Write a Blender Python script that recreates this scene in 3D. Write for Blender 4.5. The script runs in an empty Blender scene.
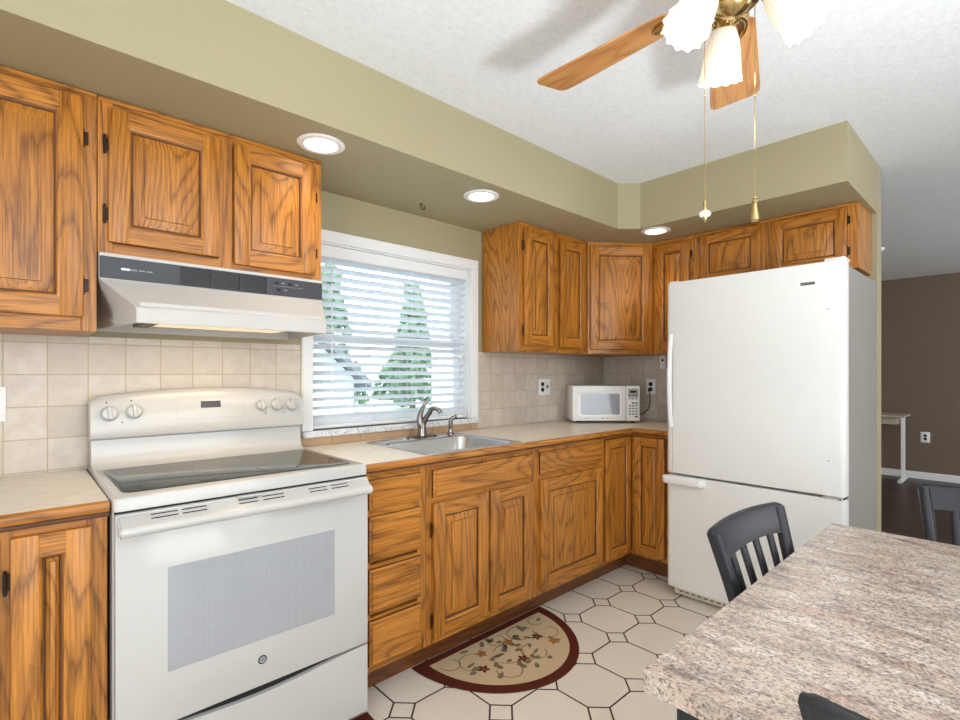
import bpy, bmesh, math, random
from mathutils import Vector, Matrix, Euler
random.seed(7)
PI = math.pi
SC = bpy.context.scene
COL = SC.collection

# ------------------------------------------------------------------ camera
cam_data = bpy.data.cameras.new('camera'); cam = bpy.data.objects.new('camera', cam_data); COL.objects.link(cam)
FPX, CXP, CYP, YAW = 503.62, 483.4, 373.4, 47.023
cam.location = (0, -2.3009, 1.2566)
cam.rotation_euler = (math.radians(90), 0, math.radians(YAW - 90))
cam_data.sensor_fit = 'HORIZONTAL'; cam_data.sensor_width = 36
cam_data.lens = 36 * FPX / 960
cam_data.shift_x = -(CXP - 480) / 960
cam_data.shift_y = (CYP - 360) / 960
cam_data.clip_start = 0.02
SC.camera = cam

# ------------------------------------------------------------------ world, lights, exposure
SC.view_settings.view_transform = 'Standard'; SC.view_settings.look = 'None'
SC.view_settings.gamma = 1; SC.view_settings.use_curve_mapping = False
SC.view_settings.exposure = -0.12
W = bpy.data.worlds.new('sky'); SC.world = W; W.use_nodes = True
wn = W.node_tree.nodes; wl = W.node_tree.links
bg = wn['Background']; bg.inputs['Strength'].default_value = 6.5
tc = wn.new('ShaderNodeTexCoord'); sx = wn.new('ShaderNodeSeparateXYZ'); rp = wn.new('ShaderNodeValToRGB')
wl.new(tc.outputs['Generated'], sx.inputs[0]); wl.new(sx.outputs['Z'], rp.inputs[0]); wl.new(rp.outputs[0], bg.inputs[0])
rp.color_ramp.elements[0].position = 0.0; rp.color_ramp.elements[0].color = (1, 1, 1, 1)
rp.color_ramp.elements[1].position = 0.6; rp.color_ramp.elements[1].color = (.82, .91, 1, 1)

def area(name, loc, target, sx_, sy_, power, col=(1, 1, 1), spread=180):
    d = bpy.data.lights.new(name, 'AREA'); d.shape = 'RECTANGLE'; d.size = sx_; d.size_y = sy_; d.energy = power; d.color = col
    d.spread = math.radians(spread)
    o = bpy.data.objects.new(name, d); COL.objects.link(o); o.location = loc
    o.rotation_euler = (Vector(target) - Vector(loc)).to_track_quat('-Z', 'Y').to_euler()
    return o
# added fill lights in place of daylight; no openings are built behind them
area('near_wall_fill', (0.9, -4.85, 1.25), (1.2, 0, 1.2), 2.4, 2.0, 70, (.89, .95, 1))
area('side_wall_fill', (-1.98, -2.6, 1.4), (2, -1.6, 1.2), 2.2, 1.5, 74, (.89, .95, 1))  # added fill to brighten the faces turned to the left wall
area('living_room_fill', (5.8, -4.9, 1.5), (6.5, 0, 1.2), 1.6, 1.4, 80, (.97, .98, 1))  # added fill to brighten the brown wall and far ceiling
# photographer's flash on a stand right of the camera, bounced upwards
area('flash', (0.62, -3.05, 0.85), (0.98, -2.55, 2.41), 0.3, 0.3, 27, (.94, .97, 1), 120)

# ------------------------------------------------------------------ material helpers
def new_mat(name):
    m = bpy.data.materials.new(name); m.use_nodes = True
    return m, m.node_tree.nodes, m.node_tree.links, m.node_tree.nodes['Principled BSDF']
def setp(b, **k):
    names = {'rough': 'Roughness', 'metal': 'Metallic', 'coat': 'Coat Weight', 'spec': 'Specular IOR Level', 'trans': 'Transmission Weight', 'ior': 'IOR', 'es': 'Emission Strength', 'alpha': 'Alpha', 'coatr': 'Coat Roughness', 'sss': 'Subsurface Weight'}
    for a, v in k.items():
        if a == 'col': b.inputs['Base Color'].default_value = (*v, 1)
        elif a == 'ec': b.inputs['Emission Color'].default_value = (*v, 1)
        else: b.inputs[names[a]].default_value = v
def srgb(r, g, b):
    f = lambda c: ((c / 255 + .055) / 1.055) ** 2.4 if c > 10 else c / 255 / 12.92
    return (f(r), f(g), f(b))
def plain(name, col, rough=.5, var=.04, bump=0, bscale=60, **k):
    m, N, L, b = new_mat(name); setp(b, col=col, rough=rough, **k)
    t = N.new('ShaderNodeTexCoord'); n = N.new('ShaderNodeTexNoise'); n.inputs['Scale'].default_value = 9; n.inputs['Detail'].default_value = 4
    L.new(t.outputs['Object'], n.inputs['Vector'])
    hs = N.new('ShaderNodeHueSaturation'); hs.inputs['Color'].default_value = (*col, 1)
    mr = N.new('ShaderNodeMapRange'); mr.inputs['To Min'].default_value = 1 - var; mr.inputs['To Max'].default_value = 1 + var
    L.new(n.outputs['Fac'], mr.inputs['Value']); L.new(mr.outputs[0], hs.inputs['Value']); L.new(hs.outputs[0], b.inputs['Base Color'])
    if bump:
        n2 = N.new('ShaderNodeTexNoise'); n2.inputs['Scale'].default_value = bscale; n2.inputs['Detail'].default_value = 5
        L.new(t.outputs['Object'], n2.inputs['Vector'])
        bp = N.new('ShaderNodeBump'); bp.inputs['Strength'].default_value = bump; bp.inputs['Distance'].default_value = .01
        L.new(n2.outputs['Fac'], bp.inputs['Height']); L.new(bp.outputs[0], b.inputs['Normal'])
    return m
def MATH(N, L, op, a, b=None, c=None, clamp=False):
    n = N.new('ShaderNodeMath'); n.operation = op; n.use_clamp = clamp
    for i, v in enumerate((a, b, c)):
        if v is None: continue
        if isinstance(v, (int, float)): n.inputs[i].default_value = v
        else: L.new(v, n.inputs[i])
    return n.outputs[0]
def RAMP(N, L, src, stops, interp='LINEAR'):
    r = N.new('ShaderNodeValToRGB'); r.color_ramp.interpolation = interp
    e = r.color_ramp.elements
    while len(e) < len(stops): e.new(.5)
    for i, (p, c) in enumerate(stops): e[i].position = p; e[i].color = (*c, 1)
    L.new(src, r.inputs[0]); return r.outputs[0]
def MIX(N, L, fac, a, b, mode='MIX'):
    n = N.new('ShaderNodeMix'); n.data_type = 'RGBA'; n.blend_type = mode
    if isinstance(fac, (int, float)): n.inputs[0].default_value = fac
    else: L.new(fac, n.inputs[0])
    for i, v in ((6, a), (7, b)):
        if isinstance(v, tuple): n.inputs[i].default_value = (*v, 1)
        else: L.new(v, n.inputs[i])
    return n.outputs[2]
def NOISE(N, L, vec, scale, detail=3, rough=.5, dist=0):
    n = N.new('ShaderNodeTexNoise'); n.inputs['Scale'].default_value = scale; n.inputs['Detail'].default_value = detail
    n.inputs['Roughness'].default_value = rough; n.inputs['Distortion'].default_value = dist
    L.new(vec, n.inputs['Vector']); return n.outputs['Fac']
def MAP(N, L, vec, scale=(1, 1, 1), loc=(0, 0, 0), rot=(0, 0, 0)):
    n = N.new('ShaderNodeMapping'); n.inputs['Scale'].default_value = scale; n.inputs['Location'].default_value = loc; n.inputs['Rotation'].default_value = rot
    L.new(vec, n.inputs['Vector']); return n.outputs[0]

def oak(name, axis, light=(.655, .258, .036), mid=(.49, .180, .020), dark=(.11, .032, .004), rough=.36, ringk=9.0):
    m, N, L, b = new_mat(name)
    t = N.new('ShaderNodeTexCoord'); oi = N.new('ShaderNodeObjectInfo')
    off = N.new('ShaderNodeVectorMath'); off.operation = 'SCALE'; off.inputs[0].default_value = (13.7, 9.1, 17.3); L.new(oi.outputs['Random'], off.inputs['Scale'])
    ad = N.new('ShaderNodeVectorMath'); ad.operation = 'ADD'; L.new(t.outputs['Object'], ad.inputs[0]); L.new(off.outputs[0], ad.inputs[1])
    v = ad.outputs[0]
    s = {'Z': (1, 1, .16), 'X': (.16, 1, 1)}[axis]
    v1 = MAP(N, L, v, s)
    s2 = {'Z': (1, 1, .03), 'X': (.03, 1, 1)}[axis]
    pores = NOISE(N, L, MAP(N, L, v, s2), 170, 3, .65)
    pr = RAMP(N, L, pores, [(.44, (0,) * 3), (.60, (1,) * 3)])
    jag = NOISE(N, L, MAP(N, L, v, {'Z': (1, 1, .12), 'X': (.12, 1, 1)}[axis]), 60, 3, .6)
    n1 = NOISE(N, L, v1, 4.2, 1.2, .45, .25)
    rc = MATH(N, L, 'ADD', MATH(N, L, 'MULTIPLY', n1, ringk * 2.6), MATH(N, L, 'ADD', MATH(N, L, 'MULTIPLY', pores, .42), MATH(N, L, 'MULTIPLY', jag, .55)))
    ring = MATH(N, L, 'FRACT', rc)
    line = RAMP(N, L, ring, [(0, (1,) * 3), (.10, (.25,) * 3), (.35, (0,) * 3), (.72, (.08,) * 3), (.90, (.6,) * 3), (1, (1,) * 3)])
    s3 = {'Z': (1, 1, .05), 'X': (.05, 1, 1)}[axis]
    broad = NOISE(N, L, MAP(N, L, v, s3), 16, 3, .6)
    base = MIX(N, L, RAMP(N, L, broad, [(.3, (0,) * 3), (.7, (1,) * 3)]), light, mid)
    linef = MATH(N, L, 'MULTIPLY', line, MATH(N, L, 'ADD', MATH(N, L, 'MULTIPLY', pores, 1.1), .12))
    c = MIX(N, L, linef, base, dark)
    c = MIX(N, L, MATH(N, L, 'MULTIPLY', pr, .42), c, dark)
    L.new(c, b.inputs['Base Color'])
    setp(b, rough=rough, coat=.12, coatr=.2)
    bp = N.new('ShaderNodeBump'); bp.inputs['Strength'].default_value = .12; bp.inputs['Distance'].default_value = .002; bp.invert = True
    L.new(pr, bp.inputs['Height']); L.new(bp.outputs[0], b.inputs['Normal'])
    return m

M = {}
M['oakV'] = oak('oak_vertical', 'Z'); M['oakH'] = oak('oak_horizontal', 'X')
M['stainshade'] = plain('dark_groove_stain_and_edge_shade', (.11, .038, .010), .45, .15)  # stain in door grooves, painted-in shadow lines at drawer edges, darker nosing steps
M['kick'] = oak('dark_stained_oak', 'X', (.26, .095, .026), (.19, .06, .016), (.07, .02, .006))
M['blade'] = oak('fan_blade_oak', 'X', (.70, .36, .13), (.58, .27, .085), (.32, .12, .03), .4, 5)
M['white'] = plain('white_enamel', srgb(200, 198, 194), .16, .01, coat=.2, coatr=.05)
M['mwwhite'] = plain('microwave_white', srgb(244, 244, 242), .2, .01, coat=.2)
M['fridge_white'] = plain('fridge_white_pebbled_paint', srgb(236, 236, 233), .32, .01, .04, 220)
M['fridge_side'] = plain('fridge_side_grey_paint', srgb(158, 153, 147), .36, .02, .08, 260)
M['hoodwhite'] = plain('hood_bisque_enamel', srgb(206, 202, 197), .42, .01)
M['wallgreen'] = plain('sage_green_wall_paint', srgb(168, 158, 126), .55, .015, .05, 130)
M['wallbrown'] = plain('taupe_brown_wall_paint', srgb(116, 99, 84), .7, .03, .05, 130)
M['wallwhite'] = plain('off_white_wall_paint', srgb(215, 212, 205), .7, .02)
M['trimwhite'] = plain('white_trim_paint', srgb(240, 240, 240), .3, .01)
M['black'] = plain('black_painted_wood', (.016, .017, .024), .42, .1, .02, 90)
M['darkgrey'] = plain('charcoal_plastic', srgb(58, 60, 67), .4, .02)
M['blackpl'] = plain('black_plastic', (.008, .008, .009), .35, .05)
M['greypl'] = plain('grey_plastic', srgb(165, 168, 170), .4, .02)
M['bronze'] = plain('antique_bronze_hinge', (.045, .03, .02), .35, .2, metal=.8)
M['steel'] = plain('brushed_stainless_steel', (.56, .55, .53), .26, .05, .02, 200, metal=1)
M['faucet'] = plain('brushed_nickel_dark', (.26, .24, .22), .22, .05, metal=1)
M['brass'] = plain('polished_antique_brass', (.56, .41, .19), .2, .08, metal=1)
M['chrome'] = plain('chrome', (.7, .7, .7), .12, .01, metal=1)
M['grid'] = plain('aluminium_grease_mesh', (.12, .11, .07), .4, .3, .6, 180, metal=.6)
M['dark'] = plain('dark_gap', (.015, .013, .012), .8, .1)
M['desk'] = plain('pale_laminate', srgb(190, 176, 160), .5, .04)
M['ledred'] = plain('display_brown_glass', (.035, .012, .006), .12, .1)
M['vinyl'] = plain('white_vinyl_frame', srgb(238, 240, 242), .35, .01)
M['ivory'] = plain('ivory_plastic', srgb(225, 218, 196), .4, .02)
M['ceramic'] = plain('white_ceramic', srgb(240, 240, 240), .1, .01)

# ceiling: stippled plaster
def ceiling_mat():
    m, N, L, b = new_mat('textured_white_ceiling'); setp(b, col=srgb(226, 226, 230), rough=.85)
    t = N.new('ShaderNodeTexCoord')
    n = NOISE(N, L, MAP(N, L, t.outputs['Object'], (1, 1.5, 1)), 45, 6, .65)
    L.new(RAMP(N, L, n, [(.3, srgb(230, 234, 238)), (.6, srgb(240, 244, 248))]), b.inputs['Base Color'])
    bp = N.new('ShaderNodeBump'); bp.inputs['Strength'].default_value = .22; bp.inputs['Distance'].default_value = .008
    L.new(n, bp.inputs['Height']); L.new(bp.outputs[0], b.inputs['Normal']); return m
M['ceiling'] = ceiling_mat()
# octagon and dot floor
def floor_mat():
    m, N, L, b = new_mat('octagon_and_dot_floor_tile')
    t = N.new('ShaderNodeTexCoord'); s = N.new('ShaderNodeSeparateXYZ'); L.new(t.outputs['Object'], s.inputs[0])
    p, ox, oy, q, w = .2600, 2.6199, -.7196, .0583, .0038
    def cell(x, o):
        a = MATH(N, L, 'ADD', MATH(N, L, 'DIVIDE', MATH(N, L, 'SUBTRACT', x, o), p), 100.5)
        return MATH(N, L, 'ABSOLUTE', MATH(N, L, 'MULTIPLY', MATH(N, L, 'SUBTRACT', MATH(N, L, 'FRACT', a), .5), p)), MATH(N, L, 'FLOOR', MATH(N, L, 'ADD', a, -.5))
    u, iu = cell(s.outputs['X'], ox); v, iv = cell(s.outputs['Y'], oy)
    man = MATH(N, L, 'ADD', u, v)
    dd = MATH(N, L, 'MULTIPLY', MATH(N, L, 'ABSOLUTE', MATH(N, L, 'SUBTRACT', man, q)), .7071)
    ins = MATH(N, L, 'LESS_THAN', man, q)
    d = MATH(N, L, 'MINIMUM', dd, MATH(N, L, 'ADD', MATH(N, L, 'MINIMUM', u, v), MATH(N, L, 'MULTIPLY', ins, 1.0)))
    g = N.new('ShaderNodeMapRange'); g.interpolation_type = 'SMOOTHSTEP'; g.inputs['From Min'].default_value = w * .6; g.inputs['From Max'].default_value = w * 1.25; L.new(d, g.inputs['Value'])
    cb = N.new('ShaderNodeCombineXYZ'); L.new(iu, cb.inputs[0]); L.new(iv, cb.inputs[1]); L.new(ins, cb.inputs[2])
    wn_ = N.new('ShaderNodeTexWhiteNoise'); L.new(cb.outputs[0], wn_.inputs['Vector'])
    tint = MIX(N, L, wn_.outputs['Value'], srgb(226, 217, 203), srgb(234, 226, 213))
    cl = NOISE(N, L, t.outputs['Object'], 14, 5, .6)
    tint = MIX(N, L, MATH(N, L, 'MULTIPLY', cl, .35), tint, srgb(210, 199, 184))
    c = MIX(N, L, g.outputs[0], (.03, .02, .014), tint)
    L.new(c, b.inputs['Base Color'])
    L.new(MATH(N, L, 'SUBTRACT', .85, MATH(N, L, 'MULTIPLY', g.outputs[0], .5)), b.inputs['Roughness'])
    bp = N.new('ShaderNodeBump'); bp.inputs['Strength'].default_value = .5; bp.inputs['Distance'].default_value = .003
    L.new(g.outputs[0], bp.inputs['Height']); L.new(bp.outputs[0], b.inputs['Normal']); return m
M['floor'] = floor_mat()
def plank_mat():
    m, N, L, b = new_mat('dark_streaked_plank_floor')
    t = N.new('ShaderNodeTexCoord'); o = t.outputs['Object']
    s = N.new('ShaderNodeSeparateXYZ'); L.new(o, s.inputs[0])
    k = MATH(N, L, 'FLOOR', MATH(N, L, 'DIVIDE', s.outputs['X'], .12))
    f = MATH(N, L, 'FRACT', MATH(N, L, 'DIVIDE', s.outputs['X'], .12))
    wn_ = N.new('ShaderNodeTexWhiteNoise'); wn_.noise_dimensions = '1D'; L.new(k, wn_.inputs['W'])
    n = NOISE(N, L, MAP(N, L, o, (1, .06, 1)), 26, 4, .6)
    c = RAMP(N, L, n, [(.3, (.018, .010, .008)), (.5, (.06, .035, .028)), (.72, (.16, .11, .09))])
    c = MIX(N, L, MATH(N, L, 'MULTIPLY', wn_.outputs['Value'], .5), c, (.02, .012, .010))
    c = MIX(N, L, MATH(N, L, 'LESS_THAN', f, .03), c, (.008, .006, .005))
    L.new(c, b.inputs['Base Color']); setp(b, rough=.4); return m
M['plank'] = plank_mat()
def tile_mat(name, axis):
    m, N, L, b = new_mat(name)
    t = N.new('ShaderNodeTexCoord'); s = N.new('ShaderNodeSeparateXYZ'); L.new(t.outputs['Object'], s.inputs[0])
    px, pz = .1112, .1102
    a = MATH(N, L, 'ADD', MATH(N, L, 'DIVIDE', MATH(N, L, 'SUBTRACT', s.outputs[axis], .084), px), 50.5)
    c_ = MATH(N, L, 'ADD', MATH(N, L, 'DIVIDE', MATH(N, L, 'SUBTRACT', s.outputs['Z'], 1.363), pz), 50.5)
    u = MATH(N, L, 'MULTIPLY', MATH(N, L, 'ABSOLUTE', MATH(N, L, 'SUBTRACT', MATH(N, L, 'FRACT', a), .5)), px)
    v = MATH(N, L, 'MULTIPLY', MATH(N, L, 'ABSOLUTE', MATH(N, L, 'SUBTRACT', MATH(N, L, 'FRACT', c_), .5)), pz)
    d = MATH(N, L, 'MINIMUM', u, v)
    g = N.new('ShaderNodeMapRange'); g.interpolation_type = 'SMOOTHSTEP'; g.inputs['From Min'].default_value = .0011; g.inputs['From Max'].default_value = .0026; L.new(d, g.inputs['Value'])
    cb = N.new('ShaderNodeCombineXYZ'); L.new(MATH(N, L, 'FLOOR', MATH(N, L, 'SUBTRACT', a, .5)), cb.inputs[0]); L.new(MATH(N, L, 'FLOOR', MATH(N, L, 'SUBTRACT', c_, .5)), cb.inputs[2])
    w = N.new('ShaderNodeTexWhiteNoise'); L.new(cb.outputs[0], w.inputs['Vector'])
    tint = MIX(N, L, w.outputs['Value'], srgb(202, 191, 178), srgb(218, 208, 196))
    cl = NOISE(N, L, t.outputs['Object'], 22, 5, .6)
    tint = MIX(N, L, RAMP(N, L, cl, [(.35, (0,) * 3), (.75, (.6,) * 3)]), tint, srgb(190, 174, 156))
    L.new(MIX(N, L, g.outputs[0], srgb(186, 170, 136), tint), b.inputs['Base Color']); setp(b, rough=.35)
    bp = N.new('ShaderNodeBump'); bp.inputs['Strength'].default_value = .35; bp.inputs['Distance'].default_value = .002
    L.new(g.outputs[0], bp.inputs['Height']); L.new(bp.outputs[0], b.inputs['Normal']); return m
M['tileX'] = tile_mat('backsplash_tile_x', 'X'); M['tileY'] = tile_mat('backsplash_tile_y', 'Y')
M['tilestrip'] = plain('tan_tile_strip', srgb(196, 162, 128), .4, .06)
def counter_mat():
    m, N, L, b = new_mat('cream_laminate_worktop')
    t = N.new('ShaderNodeTexCoord'); s = N.new('ShaderNodeSeparateXYZ'); L.new(t.outputs['Object'], s.inputs[0])
    p = .155
    def ln(x): return MATH(N, L, 'MULTIPLY', MATH(N, L, 'ABSOLUTE', MATH(N, L, 'SUBTRACT', MATH(N, L, 'FRACT', MATH(N, L, 'ADD', MATH(N, L, 'DIVIDE', x, p), 50)), .5)), p)
    a = MATH(N, L, 'ADD', s.outputs['X'], s.outputs['Y']); c = MATH(N, L, 'SUBTRACT', s.outputs['X'], s.outputs['Y'])
    d = MATH(N, L, 'MINIMUM', ln(a), ln(c))
    g = N.new('ShaderNodeMapRange'); g.inputs['From Min'].default_value = .001; g.inputs['From Max'].default_value = .003; L.new(d, g.inputs['Value'])
    n = NOISE(N, L, MAP(N, L, t.outputs['Object'], (1, 2.5, 1), rot=(0, 0, .6)), 20, 6, .65)
    tint = RAMP(N, L, n, [(.3, srgb(220, 209, 192)), (.6, srgb(234, 225, 210))])
    L.new(MIX(N, L, MATH(N, L, 'ADD', MATH(N, L, 'MULTIPLY', g.outputs[0], .5), .5), srgb(192, 176, 158), tint), b.inputs['Base Color']); setp(b, rough=.34); return m
M['counter'] = counter_mat()
def granite_mat():
    m, N, L, b = new_mat('speckled_brown_granite_laminate')
    t = N.new('ShaderNodeTexCoord'); o = t.outputs['Object']
    st = MAP(N, L, o, (1.0, 2.0, 1.5), rot=(0, 0, .5))
    rot = (0, 0, .25)
    st = MAP(N, L, o, (2.2, 1.0, 1.5), rot=rot)
    big = NOISE(N, L, st, 3.0, 5, .6, 1.6)
    c = RAMP(N, L, big, [(.30, srgb(164, 144, 134)), (.44, srgb(206, 186, 168)), (.56, srgb(214, 198, 182)), (.70, srgb(188, 166, 152))])
    cl = NOISE(N, L, MAP(N, L, o, (2.4, 1, 1), loc=(3, 1, 0), rot=rot), 8, 10, .8, .8)
    c = MIX(N, L, RAMP(N, L, cl, [(.48, (0,) * 3), (.62, (.9,) * 3)]), c, srgb(124, 108, 106))
    wv_ = NOISE(N, L, MAP(N, L, o, (2.6, 1, 1), loc=(9, 4, 0), rot=rot), 9, 10, .8, .8)
    c = MIX(N, L, RAMP(N, L, wv_, [(.51, (0,) * 3), (.62, (.85,) * 3)]), c, srgb(236, 228, 220))
    rd = NOISE(N, L, MAP(N, L, o, (1.8, 1, 1), loc=(7, 2, 0), rot=rot), 6, 7, .7, .8)
    c = MIX(N, L, RAMP(N, L, rd, [(.53, (0,) * 3), (.70, (.6,) * 3)]), c, srgb(196, 146, 122))
    fine = NOISE(N, L, MAP(N, L, o, (1.5, 1, 1), rot=rot), 135, 4, .8, .2)
    c = MIX(N, L, RAMP(N, L, fine, [(.41, (.8,) * 3), (.48, (0,) * 3)]), c, srgb(76, 58, 56))
    c = MIX(N, L, RAMP(N, L, fine, [(.57, (0,) * 3), (.68, (.6,) * 3)]), c, srgb(240, 230, 218))
    dk = NOISE(N, L, MAP(N, L, o, (2.6, 1, 1), loc=(1, 8, 0), rot=rot), 34, 8, .82, .5)
    c = MIX(N, L, RAMP(N, L, dk, [(.55, (0,) * 3), (.64, (.85,) * 3)]), c, srgb(92, 82, 90))
    L.new(c, b.inputs['Base Color']); setp(b, rough=.3); return m
M['granite'] = granite_mat()
def marble_mat():
    m, N, L, b = new_mat('white_veined_marble_sill')
    t = N.new('ShaderNodeTexCoord'); n = NOISE(N, L, MAP(N, L, t.outputs['Object'], (1, 1, 1), rot=(0, 0, .8)), 12, 5, .6, 2)
    L.new(RAMP(N, L, n, [(.46, srgb(226, 228, 232)), (.50, srgb(176, 178, 184)), (.53, srgb(228, 230, 234))]), b.inputs['Base Color']); setp(b, rough=.2); return m
M['marble'] = marble_mat()
def glasswin():
    m, N, L, b = new_mat('clear_window_glass'); N.remove(b)
    tr = N.new('ShaderNodeBsdfTransparent'); gl = N.new('ShaderNodeBsdfGlossy'); gl.inputs['Roughness'].default_value = .02
    fr = N.new('ShaderNodeFresnel'); mx = N.new('ShaderNodeMixShader'); L.new(fr.outputs[0], mx.inputs[0]); L.new(tr.outputs[0], mx.inputs[1]); L.new(gl.outputs[0], mx.inputs[2])
    tr.inputs[0].default_value = (.93, .96, .95, 1)
    L.new(mx.outputs[0], N['Material Output'].inputs[0]); return m
M['glass'] = glasswin()
def slat_mat():
    m, N, L, b = new_mat('white_blind_slat'); setp(b, col=srgb(238, 240, 243), rough=.4)
    tl = N.new('ShaderNodeBsdfTranslucent'); tl.inputs[0].default_value = (.9, .93, .97, 1)
    mx = N.new('ShaderNodeMixShader'); mx.inputs[0].default_value = .55
    L.new(b.outputs[0], mx.inputs[1]); L.new(tl.outputs[0], mx.inputs[2]); L.new(mx.outputs[0], N['Material Output'].inputs[0]); return m
M['slat'] = slat_mat()
def emit(name, col, s):
    m, N, L, b = new_mat(name); setp(b, col=(.9, .9, .9), ec=col, es=s, rough=.4); return m
M['lens'] = emit('lit_recessed_lens', (1, .93, .8), 5.0)
M['hoodlens'] = emit('lit_hood_lens', (1, .62, .28), .8)
M['bulb'] = emit('lit_bulb', (1, .94, .84), 3)
def shade_mat():
    m, N, L, b = new_mat('frosted_tulip_glass'); setp(b, col=(.78, .75, .69), rough=.25, es=.12, ec=(1, .95, .86))
    tl = N.new('ShaderNodeBsdfTranslucent'); tl.inputs[0].default_value = (.85, .80, .72, 1)
    mx = N.new('ShaderNodeMixShader'); mx.inputs[0].default_value = .3
    L.new(b.outputs[0], mx.inputs[1]); L.new(tl.outputs[0], mx.inputs[2]); L.new(mx.outputs[0], N['Material Output'].inputs[0]); return m
M['shade'] = shade_mat()
def ovenwin():
    m, N, L, b = new_mat('dotted_grey_oven_glass')
    t = N.new('ShaderNodeTexCoord'); v = N.new('ShaderNodeTexVoronoi'); v.inputs['Scale'].default_value = 260; v.inputs['Randomness'].default_value = 0
    L.new(t.outputs['Object'], v.inputs['Vector'])
    L.new(RAMP(N, L, v.outputs['Distance'], [(.25, srgb(138, 140, 146)), (.45, srgb(178, 179, 183))]), b.inputs['Base Color']); setp(b, rough=.13, coat=.5); return m
M['ovenwin'] = ovenwin()
M['cookglass'] = plain('black_ceramic_cooktop_glass', (.030, .038, .037), .10, .05, ior=1.28)
M['mwwin'] = plain('microwave_window', srgb(158, 164, 174), .12, .05, coat=.5)
def rug_mats():
    for nm, c1, c2 in (('rugfield', srgb(212, 190, 156), srgb(186, 160, 124)), ('rugborder', srgb(104, 48, 36), srgb(66, 28, 20)),
                       ('rugvine', srgb(140, 122, 92), srgb(120, 100, 74)), ('rugleaf', srgb(134, 122, 98), srgb(104, 92, 72)),
                       ('rugred', srgb(112, 44, 28), srgb(86, 34, 24)), ('ruggold', srgb(176, 120, 62), srgb(150, 96, 44))):
        m, N, L, b = new_mat(nm); t = N.new('ShaderNodeTexCoord')
        n = NOISE(N, L, t.outputs['Object'], 260, 3, .7); L.new(MIX(N, L, n, c1, c2), b.inputs['Base Color']); setp(b, rough=.95, spec=.1)
        bp = N.new('ShaderNodeBump'); bp.inputs['Strength'].default_value = .6; bp.inputs['Distance'].default_value = .004
        L.new(n, bp.inputs['Height']); L.new(bp.outputs[0], b.inputs['Normal']); M[nm] = m
rug_mats()
def siding_mat(name, c, p=.12):
    m, N, L, b = new_mat(name); t = N.new('ShaderNodeTexCoord'); s = N.new('ShaderNodeSeparateXYZ'); L.new(t.outputs['Object'], s.inputs[0])
    f = MATH(N, L, 'FRACT', MATH(N, L, 'DIVIDE', s.outputs['Z'], p)); L.new(MIX(N, L, MATH(N, L, 'LESS_THAN', f, .12), c, tuple(x * .7 for x in c)), b.inputs['Base Color']); setp(b, rough=.6); return m
M['sidingblue'] = siding_mat('pale_blue_siding', srgb(190, 204, 220)); M['sidingwhite'] = siding_mat('white_siding', srgb(240, 242, 244))
M['grass'] = plain('grass_lawn', srgb(160, 172, 158), .9, .2)
M['leaf'] = plain('tree_leaves', srgb(84, 112, 88), .7, .3); M['bark'] = plain('tree_bark', srgb(90, 76, 62), .9, .2)
M['roofgrey'] = plain('grey_roof_shingles', srgb(110, 114, 122), .9, .1)

# ------------------------------------------------------------------ geometry helpers
def add_box(bm, x0, x1, y0, y1, z0, z1, bev=0, mi=0, seg=1):
    t = bmesh.new(); bmesh.ops.create_cube(t, size=1)
    for v in t.verts: v.co = Vector(((x0 + x1) / 2 + v.co.x * (x1 - x0), (y0 + y1) / 2 + v.co.y * (y1 - y0), (z0 + z1) / 2 + v.co.z * (z1 - z0)))
    if bev: bmesh.ops.bevel(t, geom=t.edges[:], offset=bev, segments=seg, profile=.5, affect='EDGES')
    merge(bm, t, mi)
def merge(bm, t, mi=None, mat=None):
    if mi is not None:
        for f in t.faces: f.material_index = mi
    me = bpy.data.meshes.new('tmp'); t.to_mesh(me); t.free()
    if mat is not None: me.transform(mat)
    bm.from_mesh(me); bpy.data.meshes.remove(me)
def add_prism(bm, poly, z0, z1, mi=0, bev=0, mat=None):
    """polygon (x,y) ccw extruded z0..z1"""
    t = bmesh.new(); a = [t.verts.new((x, y, z0)) for x, y in poly]; b_ = [t.verts.new((x, y, z1)) for x, y in poly]
    n = len(poly); t.faces.new(a[::-1]); t.faces.new(b_)
    for i in range(n): t.faces.new((a[i], a[(i + 1) % n], b_[(i + 1) % n], b_[i]))
    bmesh.ops.recalc_face_normals(t, faces=t.faces[:])
    if bev: bmesh.ops.bevel(t, geom=t.edges[:], offset=bev, segments=1, affect='EDGES')
    merge(bm, t, mi, mat)
def add_prism_x(bm, poly_yz, x0, x1, mi=0, bev=0):
    m = Matrix(((0, 0, 1, 0), (1, 0, 0, 0), (0, 1, 0, 0), (0, 0, 0, 1)))
    add_prism(bm, poly_yz, x0, x1, mi, bev, m)
def add_prism_y(bm, poly_xz, y0, y1, mi=0, bev=0):
    m = Matrix(((1, 0, 0, 0), (0, 0, 1, 0), (0, 1, 0, 0), (0, 0, 0, 1)))
    t = bmesh.new(); add_prism(t, poly_xz, y0, y1, mi, bev, m); bmesh.ops.recalc_face_normals(t, faces=t.faces[:])
    me = bpy.data.meshes.new('tmp'); t.to_mesh(me); t.free(); bm.from_mesh(me); bpy.data.meshes.remove(me)
def add_cyl(bm, p0, p1, r0, r1=None, seg=20, mi=0, caps=True):
    r1 = r0 if r1 is None else r1
    p0 = Vector(p0); p1 = Vector(p1); d = p1 - p0; q = d.to_track_quat('Z', 'Y').to_matrix().to_4x4()
    t = bmesh.new(); bmesh.ops.create_cone(t, cap_ends=caps, segments=seg, radius1=r0, radius2=r1, depth=d.length)
    merge(bm, t, mi, Matrix.Translation((p0 + p1) / 2) @ q)
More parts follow.
